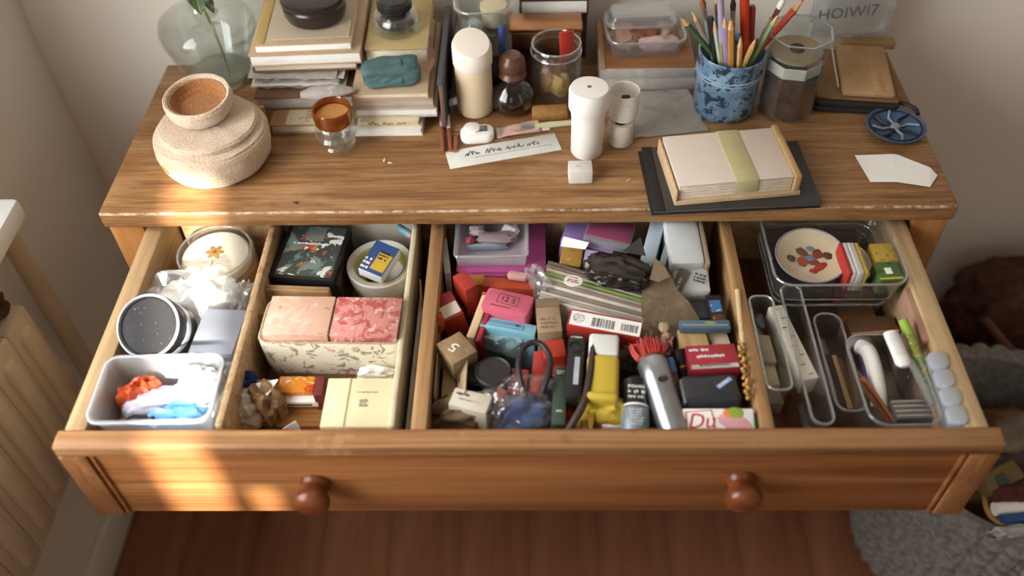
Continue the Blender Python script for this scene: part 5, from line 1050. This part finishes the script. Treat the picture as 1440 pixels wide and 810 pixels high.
t, W_, D_ = FB('stamp_album', 'narrow stamp album with blue and orange pictures by divider', 'album', ((1003, 462), (1025, 461), (1001, 415)), -.112, hz(-.112), 'black_plastic', .001)
top(t, hz(-.112), slab(W_*.7, D_*.36, .0005), spots('blue_pic', '#3f6ea5', [('#c9d3dc', 120, .6, .02, .8)], .4), 'blue_picture', 0, D_*.14); top(t, hz(-.112), slab(W_*.7, D_*.24, .0005), spots('orange_pic', '#5a3a2a', [('#c9803a', 120, .56, .04, .9)], .4), 'orange_picture', 0, -D_*.24)
t, W_, D_ = FB('blue_tin', 'narrow steel blue ruler tin lying across the stamp album', 'tin', ((957, 462), (1028, 462), (958, 450)), -.1, .01, M('tin_blue', '#5d7890', .35, .3, .12, 40), .0015)
top(t, .01, slab(W_*.9, .002, .0004), 'steel', 'edge_line', 0, -.002); top(t, .01, slab(.012, .003, .0004), P('#a3a552', .5), 'green_mark', .006, .0015)
F1('wooden_block', 'pale wooden block with a darker end before the blue tin', 'block', ((959, 490), (998, 487), (960, 464)), -.112, hz(-.112), wood('block_wood', '#a8834f', '#d0b383', '#dcc59a', (20, 1.5, 20), .7, .2), .001)
F1('card_deck', 'small deck of cream cards between block and divider', 'cards', ((1003, 488), (1028, 485), (1001, 466)), -.12, hz(-.12), 'card_pages', .0008)
t, W_, D_ = FB('red_tea_box', 'flat red tea box with white block lettering', 'box', ((971, 521), (1042, 517), (962, 487)), -.1, .035, M('tea_red', '#a5323f', .5, 0, .05, 25), .001)
top(t, .035, scribble(W_*.42, .006, 1, 44, .0015), 'ink_white', 'lettering', -W_*.22, D_*.3); top(t, .035, scribble(W_*.62, .006, 1, 45, .0016), 'ink_white', 'lettering', .0, D_*.02); top(t, .035, slab(W_*.94, D_*.16, .0005), 'paper_grey', 'grey_strip', 0, -D_*.4); top(t, .0354, scribble(W_*.6, .005, 1, 46, .0008), 'ink_red', 'strip_print', 0, -D_*.36)
m2 = t.matrix_world.copy(); T1('dark_carton', 'dark carton beneath the flat red tea box', 'carton', box0(W_*.94, D_*.9, .062, .001), 'ebony', Matrix.Translation((0, 0, -.0634)) @ m2)
t, W_, D_ = FB('dark_case', 'glossy dark navy glasses case before the red tea box', 'glasses case', ((962, 568), (1047, 563), (958, 526)), -.101, hz(-.101), M('case_navy', '#26282f', .22, 0, .1, 20, spec=.6), .008, r=.008)
O('silver_edge', bx(nb(), (-W_/2+.002, -.002, hz(-.101)-.006), (.004, D_*.8, .01), .002), M('case_silver', '#8f979a', .35, .4, .1), t); top(t, hz(-.101), slab(.02, .005, .0005), P('#8fb0d8', .35), 'blue_sticker', W_*.24, D_*.1, .6); top(t, hz(-.101)+.0006, scribble(.016, .003, 1, 47, .0006), 'ink_white', 'sticker_print', W_*.24, D_*.1, .6)
t, W_, D_ = FB('picture_card_box', 'white picture box with red lettering and a pink bird', 'box', ((962, 606, -.108), (1062, 606, -.108), (958, 575, -.1)), 0, .085, 'white_card', .001)
O('red_frame', tube([(-W_*.46, -D_*.45, .0855), (-W_*.46, D_*.34, .0855), (-W_*.1, D_*.42, .0855), (-W_*.06, -D_*.45, .0855)], .0006, 4), 'ink_red', t); text('Du', .024, 'ink_red', t, TM((-W_*.26, -D_*.1, .0853), .05), .3)
O('bird_body', blob(.036, .018, .0008, 48, .2, 2, 3, 2, True), P('#d9a0a4', .7), t, TM((W_*.22, -D_*.12, .085), -.3)); O('green_fruit', blob(.018, .013, .001, 49, .1, 2, 3, 2), P('#8fa53f', .7), t, TM((W_*.24, D_*.28, .085))); O('orange_fruit', blob(.01, .01, .001, 50, .1, 2, 3, 2), P('#d98a4a', .7), t, TM((W_*.13, D_*.28, .085)))
O('green_side', bx(nb(), (W_/2+.006, -.004, .04), (.012, D_*.9, .08), .004), P('#3f7a4a', .5), t)
# bead chain and bamboo stick
t = T('bead_chain', 'string of gold beads hanging between the cases and divider', 'bead chain', None)
bm_ = nb(); bmesh.ops.create_icosphere(bm_, subdivisions=2, radius=.0028); first = None
for k in range(26):
    u = 1041 + 12*(k/25) + 3*math.sin(k*1.9); v = 482 + 78*k/25; q = at(u, v, -.1 - .004*math.cos(k*1.3)); 
    if first is None: first = O('bead', bm_, M('bead_gold', '#b58a4a', .4, .3, .15, 60), t, Matrix.Translation(q))
    else: OM('bead', first.data, t, Matrix.Translation(q))
T1('bamboo_strip', 'ribbed bamboo strip lying along the wooden divider', 'bamboo strip', lathe(dense([(0, 0), (.0034, 0), (.0034, .012), (.004, .0125), (.0034, .013), (.0034, .025), (.004, .0255), (.0034, .026), (.0034, .04), (.004, .0405), (.0034, .041), (.0034, .09), (0, .09)], 1), 10), P('#c9b084', .6), axis_frame(at(1046, 494, -.104), at(1036, 400, -.1)-at(1046, 494, -.104)))

# ------------------------------------------------------------------ drawer: right section
def ctray(name, label, c, z, h, r=.014, flare=.006, mat='clear_plastic', ws=1.0):
    m, W, D = frame3(*fr3(c, z), h); W *= ws; t = T(name, label, 'tray', m)
    O('tray', tray_bm(W, D, h, r, .0016, flare, .0025, 7), mat, t); O('rim', rim_bm(W-.002, D-.002, h-.0008, r, .0016, 7), 'clear_rim', t)
    return t, m, W, D
# two stacked wide trays at the back
mB = TM((.366, .0825, -.124)); WB, DBp = .178, .148
p0 = at(1092, 404, -.088); p1 = at(1283, 400, -.088)
WB = p1.x - p0.x; yb0 = (p0.y+p1.y)/2; DBp = .105-yb0
mB = TM(((p0.x+p1.x)/2, (yb0+.105)/2, -.124))
t = T('wide_clear_tray', 'upper wide clear tray with plate and tea boxes', 'tray', mB)
O('tray', tray_bm(WB, DBp, .036, .022, .0018, .006, .003, 9), 'clear_plastic', t); O('rim', rim_bm(WB-.002, DBp-.002, .0355, .022, .0017, 9), 'clear_rim', t); O('foot_rim', rim_bm(WB-.014, DBp-.014, .003, .02, .0009, 9), 'clear_rim', t)
mB2 = TM(((p0.x+p1.x)/2-.003, (yb0+.105)/2-.002, -.164))
t = T('wide_clear_tray', 'lower wide clear tray stacked beneath the plate tray', 'tray', mB2)
O('tray', tray_bm(WB-.016, DBp-.012, .036, .022, .0018, .006, .003, 9), 'clear_plastic', t); O('rim', rim_bm(WB-.018, DBp-.014, .035, .022, .0015, 9), 'clear_rim', t)
# decorated oval plate and friends in the upper tray
pl = at(1140, 357, -.1)
t = T('oval_plate', 'cream oval plate painted with a flower spray', 'plate', TM((pl.x, pl.y, -.112), .25, .16, .02))
M('plate_cream', '#cdbfa2', .3, 0, .05, 20, spec=.5)
O('plate', lathe([(0, 0), (.02, 0), (.036, .004), (.0445, .0095), (.0455, .011), (.044, .0112), (.034, .0065), (.018, .0035), (0, .003)], 56, sx=1, sy=.92), 'plate_cream', t)
O('blue_rim', tube([(.0447*math.cos(a*PI/28), .0411*math.sin(a*PI/28), .0112) for a in range(57)], .0011, 6), P('#8f8a9e', .4), t)
for k, (x, y, c, sx, sy) in enumerate(((0, 0, '#6f8fa0', .013, .009), (.012, .004, '#8a3f2c', .011, .009), (-.011, -.003, '#99513a', .012, .009), (-.006, .011, '#7a4a3a', .012, .008), (.006, .014, '#6f9196', .008, .006), (.007, -.016, '#a5402f', .016, .007), (-.004, -.02, '#a53a30', .005, .008), (-.024, .004, '#5a4a3a', .008, .007), (.023, -.002, '#5f4436', .009, .008), (.003, -.007, '#8a4a34', .01, .006))):
    z0 = .0032 + .0026*((x*x+y*y)/.0007)
    O('painted_petal', blob(sx*1.4, sy*1.4, .0009, 90+k, .35, 2, 2, 2), P(c, .5), t, TM((x, y, z0), k*.7))
pl2 = at(1196, 372, -.115)
T1('white_saucer', 'plain white saucer leaning behind the oval plate', 'saucer', lathe([(0, 0), (.014, 0), (.026, .003), (.031, .007), (.0305, .008), (.024, .0045), (0, .002)], 44, sx=.8), M('saucer_white', '#c9c6bf', .35, 0, .04, 20), TM((pl2.x, pl2.y+.0, -.1185), .2, .1, -.25))
zt = -.1205
for k, (c, nm, u) in enumerate((('#a8322c', 'red', 1197), ('#c9c9c9', 'white', 1203), ('#d9d6ce', 'ivory', 1209), ('#b5b0a6', 'grey', 1214), ('#b59a3a', 'mustard', 1220))):
    q = at(u+3, 396, -.09); T1('slim_booklet', 'slim %s booklet standing on edge in the upper tray' % nm, 'booklet', bx(nb(), (0, .026, .016), (.0042, .052, .032), .0005), P(c, .6), TM((q.x, q.y+.012, zt), .02), 'slim booklets in the upper tray')
t, W_, D_ = FB('tea_box', 'yellow patterned tea box at the back of upper tray', 'box', ((1232, 368), (1264, 367), (1226, 343)), -.094, .026, spots('tea_yellow', '#b5983f', [('#8a5a2a', 90, .56, .04, .8), ('#6f7a35', 80, .6, .04, .8)], .5), .001)
t, W_, D_ = FB('tea_box', 'green tea box with a white tag in upper tray', 'box', ((1238, 395), (1272, 393), (1233, 370)), -.095, .025, spots('tea_green', '#4d6b38', [('#35502c', 70, .55, .06, .8)], .5), .001)
top(t, .025, slab(.008, .01, .0005), 'white_card', 'tag', .0, 0); top(t, .025, slab(W_*.95, .003, .0005), P('#c0b24a', .5), 'yellow_edge', 0, -D_*.42)
# things under the trays
F1('amber_box', 'orange-brown lacquer box beneath the stacked clear trays', 'box', ((1188, 465), (1240, 463), (1180, 420)), -.168, hz(-.168), P('#c07a44', .45), .002)
F1('brown_box', 'dark brown card box beneath the stacked trays', 'box', ((1135, 455), (1184, 455), (1128, 425)), -.17, hz(-.17), P('#6f4a30', .6), .002)
t, W_, D_ = FB('brown_flat_box', 'brown flat box with a paler edge sticking out under the trays', 'box', ((1198, 472), (1266, 467), (1192, 448)), -.142, .02, P('#5a3d28', .5), .001)
top(t, .02, slab(W_, .003, .0006), P('#a5794a', .6), 'pale_edge', 0, -D_/2+.002)
t, W_, D_ = FB('long_card_box', 'long pinkish brown card box along the right drawer side', 'box', ((1298, 479), (1316, 479), (1272, 405)), -.103, hz(-.103), M('box_rose', '#a3806a', .7, 0, .06, 30), .001)
# narrow left tray
t, m, W_, D_ = ctray('narrow_clear_tray', 'narrow clear tray of small paper packets beside divider', ((1079, 549), (1118, 549), (1060, 415)), -.1, .055, .01, .004)
for k, (y, L2, c, nm, zz) in enumerate(((.005, .042, '#a59a82', 'creased beige', .03), (-.03, .03, '#b5a98e', 'folded straw', .024), (-.054, .026, '#9c917c', 'small grey', .02))):
    T1('paper_packet', '%s paper packet in the narrow clear tray' % nm, 'packet', cr(bx(nb(), (0, 0, zz/2), (W_*.62, L2, zz), .003), .002, 80), P(c, .8), m @ TM((0, y, .0045), .05*k), None, 40)
T1('tea_spoon', 'small dull steel spoon bowl resting in the narrow tray', 'spoon', blob(.014, .024, .006, 95, .05, 1, 3, 2, False), 'steel_dark', m @ TM((0, .048, .03)))
# tray with white block
t, m, W_, D_ = ctray('long_clear_tray', 'long clear tray holding the white notched strip', ((1143, 598), (1178, 598), (1094, 400)), -.105, .06, .012, .005)
mw, Ww, Dw = frame3((1131, 535, -.112), (1152, 531, -.112), (1102, 428, -.106), .03)
t = T('white_notched_strip', 'white notched dental-tile strip lying in the long tray', 'strip', mw)
O('bar', box0(Ww, Dw, .03, .0015), M('tile_white', '#cfcabb', .5, 0, .06, 40), t)
for k in range(8): O('notch', bx(nb(), ((-1)**k*Ww*.12, -Dw*.44+Dw*.126*k, .0302), (Ww*.3, .0012, .0006)), 'ink_brown', t)
T1('strip_prop', 'folded kraft card carrying the white notched strip', 'card', box0(Ww*.8, Dw*.85, .03, .001), 'kraft', TM((mw.translation.x, mw.translation.y, -.1735), math.atan2(mw[1][0], mw[0][0])))
# lower tray with sticks
t, m, W_, D_ = ctray('low_clear_tray', 'low clear tray with wooden sticks in drawer middle right', ((1178, 579), (1222, 579), (1140, 440)), -.128, .045, .014, .006)
for k, (u0, v0, u1, v1, c, nm) in enumerate(((1196, 575, 1172, 500, '#a5845a', 'tan'), (1204, 575, 1180, 505, '#5a3a28', 'dark brown'), (1186, 570, 1163, 498, '#3a2a22', 'blackened'))):
    a, b2 = at(u0, v0, -.15), at(u1, v1, -.14); L = (b2-a).length
    T1('craft_stick', '%s flat craft stick lying in the low clear tray' % nm, 'stick', bx(nb(), (0, 0, L/2), (.006, .0025, L), .001), P(c, .6), axis_frame(a, b2-a), 'craft sticks in the low tray')
# front tray with brushes
t, m, W_, D_ = ctray('front_clear_tray', 'rounded clear tray of brushes near the right drawer front', ((1226, 600), (1332, 598), (1190, 470)), -.102, .06, .02, .008, 'clear_plastic')
t = T('hair_brush', 'thick curved white plastic brush handle in the front tray', 'brush', Matrix.Identity(4))
pts = [at(u, v, z) for u, v, z in ((1236, 572, -.142), (1234, 545, -.132), (1228, 515, -.125), (1220, 494, -.125), (1208, 488, -.13))]
O('grip', tube(smoothpath(pts, 5), .009, 12), 'white_plastic', t)
O('neck', tube([at(1236, 572, -.142), at(1262, 580, -.145), at(1300, 578, -.142)], .0045, 10), M('neck_cream', '#c9c3b4', .4, 0, .04), t)
t, L = rod('white_comb', 'white ribbed comb handle standing out of the front tray', 'comb', at(1273, 517, -.105), at(1252, 468, -.098), .008, None)
O('handle', lathe([(0, 0), (.006, .001), (.0095, .006), (.0092, .014), (.0085, L), (0, L)], 16, sy=.6), 'white_plastic', t)
for k in range(11): O('ridge', tube([(.0088*math.cos(a*PI/8), .0055*math.sin(a*PI/8), .014+k*(L-.018)/10) for a in range(17)], .0006, 4), 'lid_white', t)
for k, (u0, v0, u1, v1, c, nm) in enumerate(((1262, 600, 1204, 520, '#a8663a', 'copper'), (1256, 601, 1207, 535, '#6d4028', 'chestnut'))):
    t, L = rod('metal_pencil', '%s brown pencil slanting through the front clear tray' % nm, 'pencil', at(u0, v0, -.142), at(u1, v1, -.118), .003, None, 'slanting pencils in the front tray')
    O('shaft', lathe([(0, 0), (.003, 0), (.003, L*.86), (0, L*.86)], 8), P(c, .35), t); O('point', lathe([(0, L*.86), (.0029, L*.86), (.0005, L), (0, L)], 8), P('#5a3a2a', .6), t)
t, L = rod('purple_pen', 'thin purple pen behind the white brush handle', 'pen', at(1222, 545, -.14), at(1210, 496, -.135), .003, None)
O('barrel', lathe([(0, 0), (.0022, 0), (.003, .004), (.003, L), (0, L)], 10), P('#5a4a86', .4), t); O('button', lathe([(0, L), (.0015, L), (.0015, L+.004), (0, L+.004)], 8), 'steel', t)
t, W_, D_ = FB('silver_case', 'dark silver ribbed case lying at the front of clear tray', 'case', ((1262, 590), (1318, 588), (1255, 562)), -.128, .02, M('case_ribbed', '#6f6a68', .35, .4, .1, 30), .002)
for k in range(4): O('rib', bx(nb(), (0, -D_*.36+D_*.24*k, .0205), (W_*.98, .002, .0022), .0008), M('rib_light', '#b5aea4', .35, .3, .1), t)
F1('cream_bar', 'cream plastic bar beneath the silver ribbed case', 'bar', ((1264, 600), (1322, 598), (1260, 580)), -.1485, .006, P('#d3cbb6', .5), .001)
# colourful strip and clear toothbrush
t, L = rod('candy_tube', 'slim candy-patterned tube leaning beside the front tray', 'tube', at(1313, 555, -.115), at(1270, 452, -.1), .0055, None)
O('tube', lathe([(0, 0), (.005, 0), (.0055, .003), (.0055, L), (0, L)], 14), 'candy_print', t); O('cap', lathe([(0, L-.02), (.0058, L-.02), (.0055, L), (0, L)], 14), P('#8fae3f', .4), t)
t, L = rod('yellow_pencil', 'stubby yellow pencil beside the pill organiser', 'pencil', at(1330, 582, -.118), at(1310, 535, -.108), .0032, None)
O('shaft', lathe([(0, .008), (.0032, .008), (.0032, L), (0, L)], 6), P('#b8a04a', .45), t); O('point', lathe([(0, 0), (.0005, 0), (.0031, .0082), (0, .0082)], 8), P('#d0a878', .7), t)
T1('glass_straw', 'clear plastic straw lying beside the candy-patterned tube', 'straw', tube([at(1312, 570, -.11), at(1280, 508, -.104)], .0042, 10), 'clear_rim')
# pill organiser
m, W_, D_ = frame3((1336, 597, -.096), (1367, 596, -.094), (1306, 494, -.094), .022)
t = T('pill_organiser', 'frosted pill organiser with rounded lids along drawer side', 'pill box', m)
O('base', rslab(W_, D_, .014, .006, 5, .001), clear('pill_base', '#e6e9ee', '#ffffff', .08, .5, .15, .55, '#cfd6e2'), t)
for k in range(4):
    ld = O('lid', rslab(W_*.94, D_/4-.0016, .008, .007, 6, .002), clear('pill_lid', '#eef1f6', '#ffffff', .1, .5, .12, .65, '#d9dfe9') if k == 0 else 'pill_lid', t, TM((0, -D_/2+D_/8+D_/4*k, .0142)))
    O('lid_tab', rslab(.01, .004, .003, .0018, 4, .0006), 'pill_lid', ld, TM((0, -D_/8+.001, .006)))
T1('organiser_prop', 'brown card box carrying the frosted pill organiser', 'box', box0(W_*.8, D_*.9, .0755, .001), 'box_rose', TM((m.translation.x-.002, m.translation.y+.003, DB+.0004), math.atan2(m[1][0], m[0][0])))

bpy.context.view_layer.update()
for o in [o for o in bpy.data.objects if o not in BEFORE and o.parent is None]: o.matrix_world = FIT @ o.matrix_world

# ------------------------------------------------------------------ floor on the right
BC = Vector((.70, -.045, FZ + .0005))
def knitf(r, z, a, k):
    row = z/.023 + a/(2*PI)*3; st_ = a/(2*PI)*36
    return r + .010*abs(math.sin(PI*row))**.6 + .012*abs(math.sin(PI*st_))**.7*abs(math.sin(PI*row)), z
prof = [(0, 0), (.12, 0)] + [(.13+.032*(i/96)**.7, .0031*i) for i in range(97)] + [(.157, .302), (.15, .3), (.147, .27), (.13, .1), (.122, .012), (0, .012)]
t = T('knit_basket', 'grey knitted round basket on the floor beside the desk', 'basket', TM(BC))
O('body', lathe(prof, 300, fn=lambda r, z, a, k: knitf(r, z, a, k) if 2 <= k < 99 else (r, z)), 'knit', t, smooth=60)
bt = T('brown_bag', 'glossy brown bag with yellow trim filling the knitted basket', 'bag', TM((.70, -.058, FZ+.0135), .3))
O('bag_body', blob(.22, .19, .29, 101, .2, 1.8, 5, 3, True, True), M('bag_brown', '#6b4527', .35, 0, .25, 30, spec=.5), bt, smooth=50)
q = [at(u, v, -.405) - Vector(bt.matrix_world.translation) for u, v in ((1385, 690), (1388, 715), (1404, 733), (1440, 740))]
O('yellow_trim', tube(smoothpath([Matrix.Rotation(-.3, 3, 'Z') @ e for e in q], 6), .004, 8), P('#a5813f', .6), bt)
t = T('tape_holder', 'yellow plastic tape holder with a green button in knitted basket', 'tape holder', TM(at(1398, 676, -.40), .5, .3))
O('shell', bx(nb(), (0, 0, .01), (.06, .03, .03), .006), P('#6d5c30', .5), t); O('button', bx(nb(), (-.008, -.002, .026), (.016, .014, .005), .002), P('#2f4a3a', .5), t)
t, L = rod('rolled_paper', 'rolled cream paper tube in the knitted basket', 'roll', at(1398, 716, -.392), at(1455, 712, -.392), .009, None); O('roll', lathe([(0, 0), (.009, 0), (.009, L), (0, L)], 18), 'paper', t)
t, L = rod('blue_marker', 'blue marker lying before the rolled paper in basket', 'marker', at(1408, 730, -.39), at(1455, 726, -.39), .006, None); O('barrel', lathe([(0, 0), (.006, 0), (.006, L*.7), (0, L*.7)], 14), P('#284c80', .4), t); O('cap', lathe([(0, L*.7), (.0068, L*.7), (.0068, L), (0, L)], 14), P('#254a80', .4), t)
T1('red_pouch_scrap', 'small dark red cloth behind the rolled paper in basket', 'cloth', blob(.05, .03, .03, 102, .3, 2, 4), P('#4f2420', .8), TM(at(1412, 702, -.405)), None, 50)
T1('taupe_cloth', 'taupe folded cloth at the back of knitted basket', 'cloth', blob(.1, .06, .06, 103, .3, 1.6, 4), P('#7d6e60', .9), TM(at(1428, 630, -.42), .3), None, 50)
T1('grey_cloth', 'dark grey cloth bundle between tape holder and taupe cloth', 'cloth', blob(.1, .06, .05, 104, .3, 1.6, 4), P('#4a3f3c', .9), TM(at(1420, 655, -.43), .3), None, 50)
wadded('steel_foil', 'crinkled shiny foil strip on the glossy brown bag', 'foil', 1415, 750, -.40, (.05, .016, .01), 'steel', 105, .5, .2)
T1('cream_cloth', 'cream leather glove hanging over the front of knitted basket', 'glove', blob(.05, .03, .1, 106, .1, 1.4, 4, 2.4), P('#a8927a', .7), TM(at(1450, 822, -.50), .1), None, 60)
# crate and bag by the wall
t = T('wooden_crate', 'dark brown wooden crate by the wall beyond the basket', 'crate', TM((1.2, .255, FZ)))
for k in range(2): O('slat', bx(nb(), (0, -.1, .036+k*.066), (.9, .014, .058), .003), 'crate_wood', t); O('slat', bx(nb(), (0, .1, .036+k*.066), (.9, .014, .058), .003), 'crate_wood', t)
for s_ in (-1, 1): O('end_board', bx(nb(), (s_*.443, 0, .066), (.014, .186, .13), .003), 'crate_wood', t)
for k in range(3): O('lid_board', bx(nb(), (0, -.07+k*.07, .140), (.92, .066, .014), .003), 'crate_wood', t)
t = T('leather_satchel', 'dark brown leather satchel slumped on the crate by the wall', 'satchel', TM((.855, .27, FZ+.1475), .05, -.05))
O('bag_body', blob(.24, .13, .17, 107, .2, 1.6, 5, 2.6, True), 'weave_brown', t, smooth=60); O('flap', blob(.2, .03, .1, 108, .1, 1.6, 4, 4, False), 'weave_brown', t, TM((0, -.055, .05)), 60); O('strap', tube(smoothpath([(-.1, -.06, .12), (-.04, -.09, .06), (.02, -.09, .02), (.05, -.08, .01)], 5), .008, 8), P('#6b4632', .6), t)
